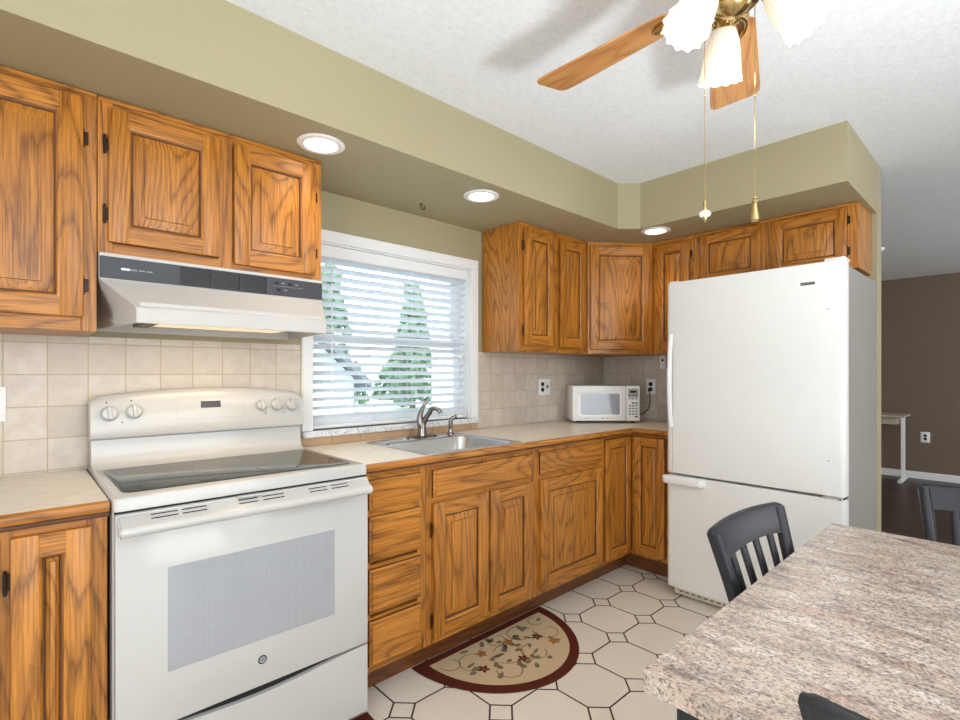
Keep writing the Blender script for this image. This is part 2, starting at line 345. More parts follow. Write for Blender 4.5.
def add_tube(bm, pts, rad, seg=10, mi=0):
    pts = [Vector(p) for p in pts]; n = len(pts)
    rr = rad if isinstance(rad, (list, tuple)) else [rad] * n
    up = Vector((0, 0, 1)); rings = []; prev = None
    for i, p in enumerate(pts):
        d = (pts[min(i + 1, n - 1)] - pts[max(i - 1, 0)]).normalized()
        if prev is None:
            a = d.cross(up if abs(d.z) < .95 else Vector((1, 0, 0))).normalized()
        else:
            a = (prev - d * prev.dot(d)).normalized()
        prev = a; b_ = d.cross(a)
        rings.append([bm.verts.new(p + (a * math.cos(2 * PI * k / seg) + b_ * math.sin(2 * PI * k / seg)) * rr[i]) for k in range(seg)])
    for i in range(n - 1):
        for k in range(seg):
            f = bm.faces.new((rings[i][k], rings[i][(k + 1) % seg], rings[i + 1][(k + 1) % seg], rings[i + 1][k])); f.material_index = mi
    f = bm.faces.new(rings[0][::-1]); f.material_index = mi; f = bm.faces.new(rings[-1]); f.material_index = mi
def add_lathe(bm, prof, seg=28, mi=0, mat=None, wav=None):
    """prof list of (r,z)"""
    t = bmesh.new(); rings = []
    for j, (r, z) in enumerate(prof):
        ring = []
        for k in range(seg):
            a = 2 * PI * k / seg; rr, zz = (r, z) if wav is None else wav(j, r, z, a)
            ring.append(t.verts.new((rr * math.cos(a), rr * math.sin(a), zz)))
        rings.append(ring)
    for j in range(len(prof) - 1):
        for k in range(seg): t.faces.new((rings[j][k], rings[j][(k + 1) % seg], rings[j + 1][(k + 1) % seg], rings[j + 1][k]))
    if prof[0][0] > 0 and wav is None: t.faces.new(rings[0][::-1])
    if prof[-1][0] > 0 and wav is None: t.faces.new(rings[-1])
    bmesh.ops.remove_doubles(t, verts=t.verts[:], dist=1e-6)
    bmesh.ops.recalc_face_normals(t, faces=t.faces[:])
    merge(bm, t, mi, mat)
def obj(name, bm, mats, parent=None, ang=35, smooth=True):
    me = bpy.data.meshes.new(name); bmesh.ops.recalc_face_normals(bm, faces=bm.faces[:]) if False else None
    bm.to_mesh(me); bm.free()
    for m in (mats if isinstance(mats, (list, tuple)) else [mats]): me.materials.append(m)
    if smooth:
        for p in me.polygons: p.use_smooth = True
        me.set_sharp_from_angle(angle=math.radians(ang))
    o = bpy.data.objects.new(name, me); COL.objects.link(o)
    if parent: o.parent = parent
    return o
def tag(o, label=None, cat=None, group=None, kind=None):
    if label: o['label'] = label
    if cat: o['category'] = cat
    if group: o['group'] = group
    if kind: o['kind'] = kind
    return o
def thing(name, label, cat, loc=(0, 0, 0), rz=0, group=None):
    o = bpy.data.objects.new(name, None); COL.objects.link(o); o.location = loc; o.rotation_euler = (0, 0, rz); o.empty_display_size = .1
    return tag(o, label, cat, group)
def struct(name, bm, m, **k): return tag(obj(name, bm, m, **k), kind='structure')
def BM(): return bmesh.new()
def boxobj(name, mats, parent, *a, **k):
    bm = BM(); add_box(bm, *a, **k); return obj(name, bm, mats, parent)
def text_mesh(bm, s, size, mat4, mi=0, depth=.0004):
    c = bpy.data.curves.new('t', 'FONT'); c.body = s; c.size = size; c.extrude = depth; c.align_x = 'CENTER'; c.align_y = 'CENTER'; c.resolution_u = 3
    o = bpy.data.objects.new('t', c); COL.objects.link(o)
    dg = bpy.context.evaluated_depsgraph_get(); dg.update(); me = bpy.data.meshes.new_from_object(o.evaluated_get(dg)); me.transform(mat4)
    t = bmesh.new(); t.from_mesh(me); bpy.data.meshes.remove(me); merge(bm, t, mi); bpy.data.objects.remove(o); bpy.data.curves.remove(c)
TXT_FRONT = lambda x, y, z: Matrix.Translation((x, y, z)) @ Euler((PI / 2, 0, 0)).to_matrix().to_4x4()   # reads from -Y
def copy_tree(o, parent=None):
    c = o.copy(); COL.objects.link(c); c.parent = parent
    for ch in list(o.children): copy_tree(ch, c)
    return c

# ------------------------------------------------------------------ room shell
CEIL, WX, SB = 2.4107, 3.459, 2.135
XMIN, XMAX, YMIN = -2.1, 7.9, -5.0
bm = BM(); add_box(bm, XMIN - .1, 3.52, YMIN - .1, .15, -.06, 0); struct('floor', bm, M['floor'])
bm = BM(); add_box(bm, 3.52, XMAX + .1, YMIN - .1, .15, -.06, .002); struct('floor_living', bm, M['plank'])
bm = BM(); add_box(bm, XMIN - .1, XMAX + .1, YMIN - .1, .15, CEIL, CEIL + .06); struct('ceiling', bm, M['ceiling'])
WX0, WX1, WZ0, WZ1 = 1.03, 2.03, .985, 1.89
bm = BM(); add_box(bm, XMIN, WX0, 0, .15, 0, CEIL); add_box(bm, WX1, XMAX, 0, .15, 0, CEIL); add_box(bm, WX0, WX1, 0, .15, 0, WZ0); add_box(bm, WX0, WX1, 0, .15, WZ1, CEIL)
struct('wall_left', bm, M['wallgreen'])
bm = BM(); add_box(bm, WX, 3.58, -1.752, 0, 0, CEIL); struct('wall_right', bm, M['wallgreen'])
bm = BM(); add_box(bm, XMAX, XMAX + .1, YMIN, 0, 0, CEIL); struct('wall_far', bm, M['wallbrown'])
bm = BM(); add_box(bm, XMIN - .1, XMIN, YMIN, 0, 0, CEIL); struct('wall_side', bm, M['wallwhite'])
bm = BM(); add_box(bm, XMIN, XMAX, YMIN - .1, YMIN, 0, CEIL); struct('wall_near', bm, M['wallwhite'])
bm = BM(); add_box(bm, XMAX - .015, XMAX, YMIN, 0, 0, .085, .003); struct('baseboard_far', bm, M['trimwhite'])
# soffit (bulkhead) with a chamfered inner corner
bm = BM(); add_prism(bm, [(XMIN, 0), (XMIN, -.6185), (2.685, -.6185), (2.780, -.7135), (2.780, -1.752), (WX, -1.752), (WX, 0)], SB, CEIL)
struct('trim_1', bm, M['wallgreen'], ang=20)
# backsplash tile
bm = BM(); add_box(bm, -.6, .978, -.008, 0, .914, 1.389); add_box(bm, 2.084, WX, -.008, 0, .914, 1.389); struct('trim_2', bm, M['tileX'])
bm = BM(); add_box(bm, WX - .008, WX, -.93, -.008, .914, 1.389); struct('trim_3', bm, M['tileY'])
bm = BM()
xx = .9781
while xx < 2.083:
    x2 = min(xx + .152, 2.0839); add_box(bm, xx + .001, x2 - .001, -.010, 0, .915, .953, .0008); xx = x2
struct('trim_4', bm, M['tilestrip'])

# window on the stove wall
win = tag(bpy.data.objects.new('window_1', None), 'white double hung kitchen window with horizontal blinds over the sink', 'window', kind='structure'); COL.objects.link(win); win.location = (1.53, 0, .955)
def wpart(name, f, m, parent=win):
    bm = BM(); f(bm); bmesh.ops.translate(bm, verts=bm.verts[:], vec=(-1.53, 0, -.955)); o = obj(name, bm, m, parent); return o
def casing(bm):
    add_box(bm, .977, 1.032, -.02, 0, .9855, 1.889, .003); add_box(bm, 2.028, 2.084, -.02, 0, .9855, 1.889, .003)
    add_box(bm, .977, 2.084, -.022, 0, 1.889, 1.946, .003)
wpart('casing', casing, M['trimwhite'])
def jamb(bm):
    add_box(bm, 1.03, 1.038, 0, .15, .985, 1.89); add_box(bm, 2.022, 2.03, 0, .15, .985, 1.89); add_box(bm, 1.038, 2.022, 0, .15, 1.882, 1.89); add_box(bm, 1.038, 2.022, .07, .15, .985, .99)
wpart('jamb', jamb, M['trimwhite'])
wpart('sill', lambda b: add_box(b, .977, 2.084, -.034, .09, .955, .985, .003), M['marble'])
def sash(z0, z1, y):
    def f(bm):
        add_box(bm, 1.038, 1.08, y, y + .03, z0, z1, .003); add_box(bm, 1.98, 2.022, y, y + .03, z0, z1, .003)
        add_box(bm, 1.08, 1.98, y, y + .03, z0, z0 + .045, .003); add_box(bm, 1.08, 1.98, y, y + .03, z1 - .045, z1, .003)
    s = wpart('sash', f, M['vinyl']); g = wpart('pane', lambda b: add_box(b, 1.08, 1.98, y + .012, y + .016, z0 + .045, z1 - .045), M['glass'], s)
sash(.99, 1.455, .085); sash(1.415, 1.882, .118)
# blinds: a thing of their own, hung inside the reveal
bl = thing('window_blind', 'white horizontal slatted blind hanging in the window over the sink', 'blind', (1.53, .038, 1.0))
def bpart(name, f, m, parent=bl):
    bm = BM(); f(bm); bmesh.ops.translate(bm, verts=bm.verts[:], vec=(-1.53, -.038, -1.0)); return obj(name, bm, m, parent)
bpart('headrail', lambda b: (add_box(b, 1.045, 2.015, .012, .05, 1.835, 1.88, .002), add_box(b, 1.042, 2.018, .002, .010, 1.822, 1.88, .003)), M['trimwhite'])
z = 1.81; SL = []
while z > 1.03:
    def fs(b, z=z):
        t = bmesh.new(); n = 5; vs = []
        for i in range(n + 1):
            u = i / n * 2 - 1; yy = u * .0235; zz = .0022 * (1 - u * u)
            for s_ in (0, 1): vs.append([t.verts.new((x_, yy, zz + s_ * .0022)) for x_ in (1.046, 2.014)])
        for i in range(n):
            a0, a1, b0, b1 = vs[2 * i], vs[2 * i + 1], vs[2 * i + 2], vs[2 * i + 3]
            t.faces.new((a0[0], b0[0], b0[1], a0[1])); t.faces.new((a1[0], a1[1], b1[1], b1[0]))
            t.faces.new((a0[0], a1[0], b1[0], b0[0])); t.faces.new((a0[1], b0[1], b1[1], a1[1]))
        t.faces.new((vs[0][0], vs[0][1], vs[1][1], vs[1][0])); t.faces.new((vs[-2][0], vs[-1][0], vs[-1][1], vs[-2][1]))
        bmesh.ops.recalc_face_normals(t, faces=t.faces[:])
        merge(b, t, 0, Matrix.Translation((0, .038, z)) @ Matrix.Rotation(math.radians(-25), 4, 'X'))
    bpart('slat', fs, M['slat']); SL.append(z); z -= .0425
bpart('bottom_rail', lambda b: add_box(b, 1.046, 2.014, .016, .06, .9875, 1.004, .004), M['trimwhite'])
for x_ in (1.105, 1.36, 1.615, 1.865, 1.98):
    bpart('ladder_cord', lambda b: (add_tube(b, [(x_, .013, 1.84), (x_, .013, 1.0)], .0009, 6), add_tube(b, [(x_, .063, 1.84), (x_, .063, 1.0)], .0009, 6)), M['trimwhite'])
bpart('tilt_wand', lambda b: add_tube(b, [(1.135, .004, 1.80), (1.135, -.002, 1.16)], .003, 8), M['trimwhite'])
bpart('lift_cord', lambda b: (add_tube(b, [(1.96, .003, 1.80), (1.96, .002, 1.36)], .0015, 6), add_lathe(b, [(.001, .02), (.004, .018), (.007, 0), (.001, -.001)], 10, 0, Matrix.Translation((1.96, .002, 1.345)))), M['trimwhite'])

# ------------------------------------------------------------------ cabinets
def add_hinge(parent, x, z, y):
    bm = BM(); add_box(bm, x - .004, x + .011, y - .004, y, z - .020, z + .020, .0015)
    add_cyl(bm, (x - .003, y - .006, z - .026), (x - .003, y - .006, z + .026), .0042, seg=10)
    add_lathe(bm, [(.0005, .006), (.004, .003), (.0035, 0)], 8, 0, Matrix.Translation((x - .003, y - .006, z + .026)))
    add_lathe(bm, [(.0035, 0), (.004, -.003), (.0005, -.006)], 8, 0, Matrix.Translation((x - .003, y - .006, z - .026)))
    obj('hinge', bm, M['bronze'], parent)
def ring_faces(bm, loops, mats_fn, dark=()):
    rs = []
    for (x0, x1, z0, z1, y) in loops: rs.append([bm.verts.new(c) for c in ((x0, y, z0), (x1, y, z0), (x1, y, z1), (x0, y, z1))])
    for i in range(len(rs) - 1):
        for k in range(4):
            f = bm.faces.new((rs[i][k], rs[i][(k + 1) % 4], rs[i + 1][(k + 1) % 4], rs[i + 1][k])); f.material_index = 2 if i in dark else mats_fn(k)
    return rs
def panel_door(parent, x0, x1, z0, z1, yf, hinge=None, fw=.054, hz=None):
    """raised panel door; its back lies on y=yf, front is yf-.02"""
    g = .0012; yb = yf - .0008; y1 = yf - .020
    bm = BM()
    add_box(bm, x0, x0 + fw, y1, yb, z0, z1, .0035, 0, 2); add_box(bm, x1 - fw, x1, y1, yb, z0, z1, .0035, 0, 2)
    add_box(bm, x0 + fw - .003, x1 - fw + .003, y1 + .0003, yb, z0, z0 + fw, .003, 1, 1); add_box(bm, x0 + fw - .003, x1 - fw + .003, y1 + .0003, yb, z1 - fw, z1, .003, 1, 1)
    a = fw - .004; L_ = lambda i, y: (x0 + a + i, x1 - a - i, z0 + a + i, z1 - a - i, y)
    ring_faces(bm, [L_(0, y1 - .0004), L_(.003, y1 - .0012), L_(.007, y1 + .0005), L_(.010, y1 + .006), L_(.014, y1 + .0075), L_(.0145, y1 + .013)], lambda k: 1 if k in (0, 2) else 0, (3, 4))
    # outer edge of the door
    bm.faces.ensure_lookup_table()
    d = obj('door', bm, [M['oakV'], M['oakH'], M['stainshade']], parent, 30)
    bm = BM(); L2 = lambda i, y: (x0 + fw + .0095 + i, x1 - fw - .0095 - i, z0 + fw + .0095 + i, z1 - fw - .0095 - i, y)
    k_ = min(.03, (x1 - x0 - 2 * fw) * .18)
    r = ring_faces(bm, [L2(0, y1 + .0125), L2(.002, y1 + .0115), L2(k_ * .9, y1 + .0045), L2(k_, y1 + .0045), L2(k_ + .001, y1 + .0018), L2(k_ + .004, y1 + .001)], lambda k: 0, (0, 3))
    bm.faces.new(r[-1]); obj('raised_panel', bm, [M['oakV'], M['oakV'], M['stainshade']], d, 25)
    if hinge:
        hx = x0 if hinge == 'L' else x1
        for hz_ in (hz or (z0 + .085, z1 - .085)):
            if hinge == 'L': add_hinge(d, hx - .006, hz_, yf - .003)
            else:
                add_hinge(d, hx + .002, hz_, yf - .003)
    return d
def drawer_front(parent, x0, x1, z0, z1, yf):
    bm = BM(); y1 = yf - .020
    r = ring_faces(bm, [(x0, x1, z0, z1, yf - .0008), (x0, x1, z0, z1, yf - .011), (x0 + .002, x1 - .002, z0 + .002, z1 - .002, yf - .0135), (x0 + .009, x1 - .009, z0 + .009, z1 - .009, yf - .016), (x0 + .011, x1 - .011, z0 + .011, z1 - .011, y1)], lambda k: 0, (0,))  # first ring coloured dark as the shadow line round the drawer front
    bm.faces.new(r[-1]); bm.faces.new(r[0][::-1])
    return obj('drawer', bm, [M['oakH'], M['oakH'], M['stainshade']], parent, 25)
def face_frame(parent, x0, x1, z0, z1, y, stiles, rails, st=.02):
    """stiles: list (xa,xb); rails: list (za,zb,xa,xb)"""
    bm = BM()
    for a, b_ in stiles: add_box(bm, a, b_, y, y + st, z0, z1, .0012, 0)
    for za, zb, a, b_ in rails: add_box(bm, a, b_, y + .0004, y + st, za, zb, .0012, 1)
    return obj('face_frame', bm, [M['oakV'], M['oakH']], parent)
def carcass(parent, poly, z0, z1):
    bm = BM(); add_prism(bm, poly, z0, z1, 0, .001); return obj('carcass', bm, M['oakV'], parent)
def moulding(parent, x0, x1, y, z):      # thin scribe strip against the soffit
    return boxobj('scribe_strip', M['oakH'], parent, x0, x1, y - .006, y, z - .016, z - .001, bev=.002)

UY = -.314
# --- upper cabinets; local frame of each: x along the wall, front faces -y
c = thing('wall_cabinet', 'tall oak wall cabinet left of the range hood, hinges on its right edge', 'cabinet', (-.31, 0, 1.387))
carcass(c, [(0, UY + .02), (.5, UY + .02), (.5, -.009), (0, -.009)], 0, .747)
face_frame(c, 0, .5, 0, .747, UY, [(0, .045), (.46, .5)], [(0, .055, .045, .46), (.70, .747, .045, .46)])
panel_door(c, .03, .466, .043, .718, UY, 'R', hz=(.142, .598), fw=.058); moulding(c, 0, .5, UY, .747)
c = thing('wall_cabinet', 'short two-door oak wall cabinet above the range hood', 'cabinet', (.191, 0, 1.638))
carcass(c, [(0.001, UY + .02), (.741, UY + .02), (.741, -.001), (0.001, -.001)], 0, .496)
face_frame(c, 0, .741, 0, .496, UY, [(0.001, .04), (.35, .398), (.70, .741)], [(0, .035, .04, .70), (.455, .496, .04, .70)])
panel_door(c, .027, .350, .036, .462, UY, 'L', hz=(.125, .345)); panel_door(c, .399, .709, .020, .462, UY, 'R', hz=(.11, .34)); moulding(c, 0.001, .741, UY, .496)
c = thing('wall_cabinet', 'two-door oak wall cabinet right of the window above the two-gang outlet', 'cabinet', (2.125, 0, 1.387))
carcass(c, [(0.001, UY + .02), (.668, UY + .02), (.668, -.009), (0.001, -.009)], 0, .747)
face_frame(c, 0, .67, 0, .747, UY, [(0.001, .04), (.30, .37), (.628, .668)], [(0, .042, .04, .628), (.70, .747, .04, .628)])
panel_door(c, .040, .308, .035, .715, UY, 'L', hz=(.12, .615)); panel_door(c, .372, .632, .035, .715, UY); moulding(c, 0.001, .668, UY, .747)
# diagonal corner cabinet
P0 = Vector((2.795, -.314)); P1 = Vector((3.145, -.600)); dv = P1 - P0; an = math.atan2(dv.y, dv.x); ln = dv.length
c = thing('wall_cabinet', 'diagonal corner oak wall cabinet above the microwave', 'cabinet', (P0.x, P0.y, 1.387), an)
def wl2(x, y): v = Matrix.Rotation(-an, 2) @ (Vector((x, y)) - P0); return (v.x, v.y)
q0 = P0 + (Vector((0.012, .014))); q1 = P1 + Vector((.014, .012))
carcass(c, [wl2(2.7965, -.295), wl2(3.125, -.599), wl2(3.449, -.599), wl2(3.449, -.010), wl2(2.7965, -.010)], 0, .747)
face_frame(c, 0, ln, 0, .747, 0, [(0.004, .034), (ln - .036, ln - .004)], [(0, .042, .034, ln - .036), (.70, .747, .034, ln - .036)])
panel_door(c, .020, ln - .024, .030, .715, 0)
moulding(c, 0.004, ln - .004, 0, .747)
# right wall: local x -> world -y, front faces -x
RXF = WX
def rthing(name, label, y0, z0): return thing(name, label, 'cabinet', (WX, y0, z0), -PI / 2)
c = rthing('wall_cabinet', 'narrow one-door oak wall cabinet between the corner cabinet and the fridge', -.602, 1.387)
carcass(c, [(0, UY + .02), (.277, UY + .02), (.277, -.009), (0, -.009)], 0, .747)
face_frame(c, 0, .278, 0, .747, UY, [(0.001, .03), (.247, .277)], [(0, .042, .03, .247), (.70, .747, .03, .247)])
panel_door(c, .020, .255, .030, .715, UY, 'R', hz=(.12, .63)); moulding(c, 0, .277, UY, .747)
c = rthing('wall_cabinet', 'short two-door oak wall cabinet above the white fridge', -.880, 1.797)
carcass(c, [(0.001, UY + .02), (.848, UY + .02), (.848, -.001), (0.001, -.001)], 0, .337)
face_frame(c, 0, .848, 0, .337, UY, [(0.001, .045), (.386, .455), (.80, .848)], [(0, .03, .045, .80), (.305, .337, .045, .80)])
panel_door(c, .042, .392, .022, .313, UY, fw=.048); panel_door(c, .450, .800, .022, .313, UY, 'R', fw=.048, hz=(.09, .25)); moulding(c, 0.001, .848, UY, .337)

# --- base cabinets
BY, BZ0, BZ1 = -.605, .118, .874
def base(label, x0, x1, rz=0, org=None, top=None):
    c = thing('base_cabinet', label, 'cabinet', org or (x0, 0, 0), rz); w = x1 - x0
    carcass(c, [(.001, BY + .02), (w - .001, BY + .02), (w - .001, -.009), (.001, -.009)], BZ0, top or BZ1)
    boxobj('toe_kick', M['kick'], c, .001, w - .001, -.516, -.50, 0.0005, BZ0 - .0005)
    return c, w
c, w = base('oak base cabinet with raised panel door left of the stove', -.42, .186)
face_frame(c, 0, w, BZ0, BZ1, BY, [(.001, .04), (.37, .42), (w - .045, w - .001)], [(BZ0, .15, .04, w - .045), (.845, BZ1, .04, w - .045)])
panel_door(c, .413, w - .036, .145, .853, BY, 'L', hz=(.25, .745)); panel_door(c, .03, .392, .145, .853, BY)
c, w = base('oak base cabinet with a stack of four drawers right of the stove', .950, 1.252)
face_frame(c, 0, w, BZ0, BZ1, BY, [(.001, .042), (w - .042, w - .001)], [(BZ0, .16, .042, w - .042), (.30, .325, .042, w - .042), (.5, .525, .042, w - .042), (.70, .75, .042, w - .042), (.84, BZ1, .042, w - .042)])
for a, b_ in ((.738, .851), (.540, .711), (.342, .511), (.145, .315)): drawer_front(c, .030, .271, a, b_, BY)
c, w = base('wide oak base cabinet with two doors and a false drawer below the sink', 1.252, 1.935, top=.72)
face_frame(c, 0, w, BZ0, BZ1, BY, [(.001, .038), (.325, .375), (w - .04, w - .001)], [(BZ0, .16, .038, w - .04), (.70, .75, .038, w - .04), (.835, BZ1, .038, w - .04)])
drawer_front(c, .031, .650, .735, .851, BY); panel_door(c, .032, .345, .148, .711, BY, 'L', hz=(.22, .60)); panel_door(c, .358, .652, .148, .711, BY)
c, w = base('oak base cabinet with one wide door under a single drawer', 1.935, 2.535)
face_frame(c, 0, w, BZ0, BZ1, BY, [(.001, .04), (w - .04, w - .001)], [(BZ0, .16, .04, w - .04), (.70, .75, .04, w - .04), (.835, BZ1, .04, w - .04)])
drawer_front(c, .033, .582, .737, .851, BY); panel_door(c, .033, .590, .148, .711, BY, fw=.06)
# corner cabinet (L shaped, two doors meeting in the inside corner)
c = thing('base_cabinet', 'L-shaped corner oak base cabinet with two folding doors beside the fridge', 'cabinet', (2.535, 0, 0))
fx = WX - 2.535 + BY    # local x of the right-hand face
bm = BM(); add_prism(bm, [(.001, -.009), (.001, BY + .02), (fx + .02, BY + .02), (fx + .02, -.918), (WX - 2.535 - .009, -.918), (WX - 2.535 - .009, -.009)], BZ0, BZ1, 0, .001); obj('carcass', bm, M['oakV'], c)
bm = BM(); add_box(bm, .001, .02, BY, BY + .02, BZ0, BZ1, .001); add_box(bm, .02, fx, BY + .0004, BY + .02, BZ0, .15, .001, 1); add_box(bm, .02, fx, BY + .0004, BY + .02, .865, BZ1, .001, 1)
add_box(bm, fx, fx + .02, -.918, -.845, BZ0, BZ1, .001); add_box(bm, fx + .0004, fx + .02, -.845, BY, BZ0, .15, .001, 0); add_box(bm, fx + .0004, fx + .02, -.845, BY, .865, BZ1, .001, 0)
obj('face_frame', bm, [M['oakV'], M['oakH']], c)
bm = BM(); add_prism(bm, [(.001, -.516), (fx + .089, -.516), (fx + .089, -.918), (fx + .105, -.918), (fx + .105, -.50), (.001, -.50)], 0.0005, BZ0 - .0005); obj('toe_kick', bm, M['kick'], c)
panel_door(c, .020, fx - .022, .145, .862, BY, fw=.05)
d = panel_door(c, -.0, .212, .140, .862, 0, fw=.05); d.location = (fx, BY - .023, 0); d.rotation_euler = (0, 0, -PI / 2)

# --- worktops
def edge_prof(y):   # wood nosing cross-section (y,z), bulging to y-.0
    return [(y + .022, .874), (y + .008, .874), (y + .006, .879), (y + .009, .885), (y + .003, .888), (y, .894), (y, .904), (y + .003, .911), (y + .009, .9138), (y + .022, .9138)]
c = thing('worktop', 'cream laminate worktop with oak nosing left of the stove', 'worktop', (-.42, 0, 0))
boxobj('slab', M['counter'], c, 0, .607, -.614, -.009, .8745, .914, bev=.0005)
bm = BM(); add_prism_x(bm, [(y, z) for y, z in edge_prof(-.636)][::-1], 0, .607)
for f in bm.faces:
    if f.calc_center_median().z < .8875 and f.calc_center_median().z > .8765 and abs(f.normal.x) < .5: f.material_index = 1
obj('nosing', bm, [M['oakH'], M['stainshade']], c)
c = thing('worktop', 'L-shaped cream laminate worktop with oak nosing holding the sink', 'worktop', (.948, 0, 0))
bm = BM(); hx0, hx1, hy0, hy1 = 1.29 - .948, 1.825 - .948, -.585, -.115; cx_ = WX - .948 - .009; ix = WX - .614 - .948
def slab(b, x0, x1, y0, y1): add_box(b, x0, x1, y0, y1, .8745, .914)
slab(bm, 0, hx0, -.614, -.011); slab(bm, hx0, hx1, -.614, hy0); slab(bm, hx0, hx1, hy1, -.011); slab(bm, hx1, cx_, -.614, -.011); slab(bm, ix, cx_, -.918, -.614)
obj('slab', bm, M['counter'], c)
bm = BM(); pf = edge_prof(0); path_in = []   # mitred nosing running along both fronts
ex, ey = WX - .636 - .948, -.636
vs = []
for (o_, z_) in pf:
    vs.append([bm.verts.new(p) for p in ((0, ey + o_, z_), (ex + o_, ey + o_, z_), (ex + o_, -.918, z_))])
n = len(pf)
for i in range(n):
    j = (i + 1) % n
    for k in range(2): f = bm.faces.new((vs[i][k], vs[i][k + 1], vs[j][k + 1], vs[j][k])); f.material_index = 1 if i in (2, 3) else 0
bm.faces.new([v[0] for v in vs]); bm.faces.new([v[2] for v in vs][::-1]); bmesh.ops.recalc_face_normals(bm, faces=bm.faces[:])
obj('nosing', bm, [M['oakH'], M['stainshade']], c)

# ------------------------------------------------------------------ sink and faucet
s = thing('kitchen_sink', 'stainless steel drop-in sink set in the worktop under the window', 'sink', (1.555, -.35, .914))
def rrect(x0, x1, y0, y1, r, n=5):
    pts = []
    for cx, cy, a0 in ((x1 - r, y1 - r, 0), (x0 + r, y1 - r, PI / 2), (x0 + r, y0 + r, PI), (x1 - r, y0 + r, 1.5 * PI)):
        for i in range(n + 1): a = a0 + PI / 2 * i / n; pts.append((cx + r * math.cos(a), cy + r * math.sin(a)))
    return pts
def loft(bm, loops, close_end=True, mi=0):
    rs = [[bm.verts.new(p) for p in lp] for lp in loops]; n = len(rs[0])
    for i in range(len(rs) - 1):
        for k in range(n): f = bm.faces.new((rs[i][k], rs[i][(k + 1) % n], rs[i + 1][(k + 1) % n], rs[i + 1][k])); f.material_index = mi
    if close_end: f = bm.faces.new(rs[-1]); f.material_index = mi
    return rs
bm = BM(); A = lambda i, z, r=.05, o=0: [(x, y, z) for x, y in rrect(-.29 + i, .29 - i, -.263 + i, .263 - i, r)]
B = lambda i, z, r=.05: [(x, y, z) for x, y in rrect(-.262 + i, .262 - i, -.226 + i, .165 - i, r)]
loft(bm, [A(0, .0008, .02), A(0.001, .004, .02), A(.006, .0055, .02), A(.012, .004, .02), B(-.006, .004, .05), B(0, .001, .05), B(.003, -.006, .05), B(.012, -.16, .05), B(.028, -.176, .05), B(.05, -.18, .05)])
obj('basin', bm, M['steel'], s, 50)
bm = BM(); add_lathe(bm, [(.001, -.1785), (.03, -.1785), (.042, -.177), (.044, -.1795)], 24); obj('drain', bm, M['chrome'], s)
bm = BM(); add_lathe(bm, [(.018, .0042), (.017, .008), (.010, .011), (.001, .0115)], 20, 0, Matrix.Translation((-.09, .222, 0))); obj('hole_cover', bm, M['chrome'], s)
# faucet
f_ = thing('kitchen_faucet', 'brushed nickel single lever faucet on the back ledge of the sink', 'faucet', (1.583, -.125, .9185))
bm = BM(); loft(bm, [[(x, y, z) for x, y in rrect(-.095 + i, .095 - i, -.026 + i, .026 - i, .0255 - i)] for i, z in ((0, 0), (0, .004), (.004, .008), (.012, .010))]); obj('base_plate', bm, M['faucet'], f_)
bm = BM(); add_lathe(bm, [(.026, .008), (.023, .03), (.021, .055), (.0205, .075), (.001, .08)], 22); obj('body', bm, M['faucet'], f_)
spx = Vector((.55, -.83, 0)).normalized()
sp_pts = []; sp_r = []
for i in range(19):
    t_ = i / 18
    if t_ < .55: u = t_ / .55; p = (.014 * u + .03 * u * u, .045 + .088 * u)
    else: u = (t_ - .55) / .45; a = PI * (1 - u * .92) ; p = (.044 + .030 + .030 * math.cos(a), .133 + .028 * math.sin(a) - .012 * u)
    sp_pts.append(Vector((spx.x * p[0], spx.y * p[0], p[1]))); sp_r.append(.0155 - .005 * t_)
bm = BM(); add_tube(bm, sp_pts, sp_r, 14); obj('spout', bm, M['faucet'], f_)
bm = BM(); add_tube(bm, [(-.006, 0, .050), (-.014, .002, .085), (-.010, .004, .120), (.004, .004, .150), (.020, .002, .176), (.034, 0, .190)], [.019, .019, .015, .011, .0085, .010], 12); obj('lever', bm, M['faucet'], f_)
f_ = thing('side_sprayer', 'brushed nickel side sprayer standing right of the faucet', 'sprayer', (1.775, -.128, .9185))
bm = BM(); add_lathe(bm, [(.022, 0), (.021, .006), (.014, .012), (.012, .03), (.001, .03)], 20); obj('holder', bm, M['faucet'], f_)
bm = BM(); add_tube(bm, [(0, 0, .02), (0, 0, .072), (.006, -.006, .088), (.020, -.016, .096), (.027, -.021, .098)], [.011, .0125, .012, .011, .014], 14); obj('spray_head', bm, M['faucet'], f_)

# ------------------------------------------------------------------ stove
SX0 = .192; SW = .751
s = thing('stove', 'white electric range with black glass cooktop between the base cabinets', 'stove', (SX0, 0, 0))
WH = M['white']
boxobj('body', WH, s, 0, SW, -.640, -.03, .03, .885, bev=.002)
bm = BM(); loft(bm, [[(x, y, z) for x, y in rrect(-.001, SW + .001, -.668, -.03, .012)] for z in (.889,)] + [[(x, y, z) for x, y in rrect(-.001 + i, SW + .001 - i, -.668 + i, -.03 - i, .012)] for i, z in ((0, .917), (.002, .923), (.007, .926))])
bm.faces.new([bm.verts.new((x, y, .889)) for x, y in rrect(-.001, SW + .001, -.668, -.03, .012)][::-1])
obj('cooktop_frame', bm, WH, s)
bm = BM(); loft(bm, [[(x, y, z) for x, y in rrect(.026 + i, SW - .028 - i, -.615 + i, -.165 - i, .03)] for i, z in ((0, .9262), (0, .9275), (.001, .928))]); obj('glass_top', bm, M['cookglass'], s)
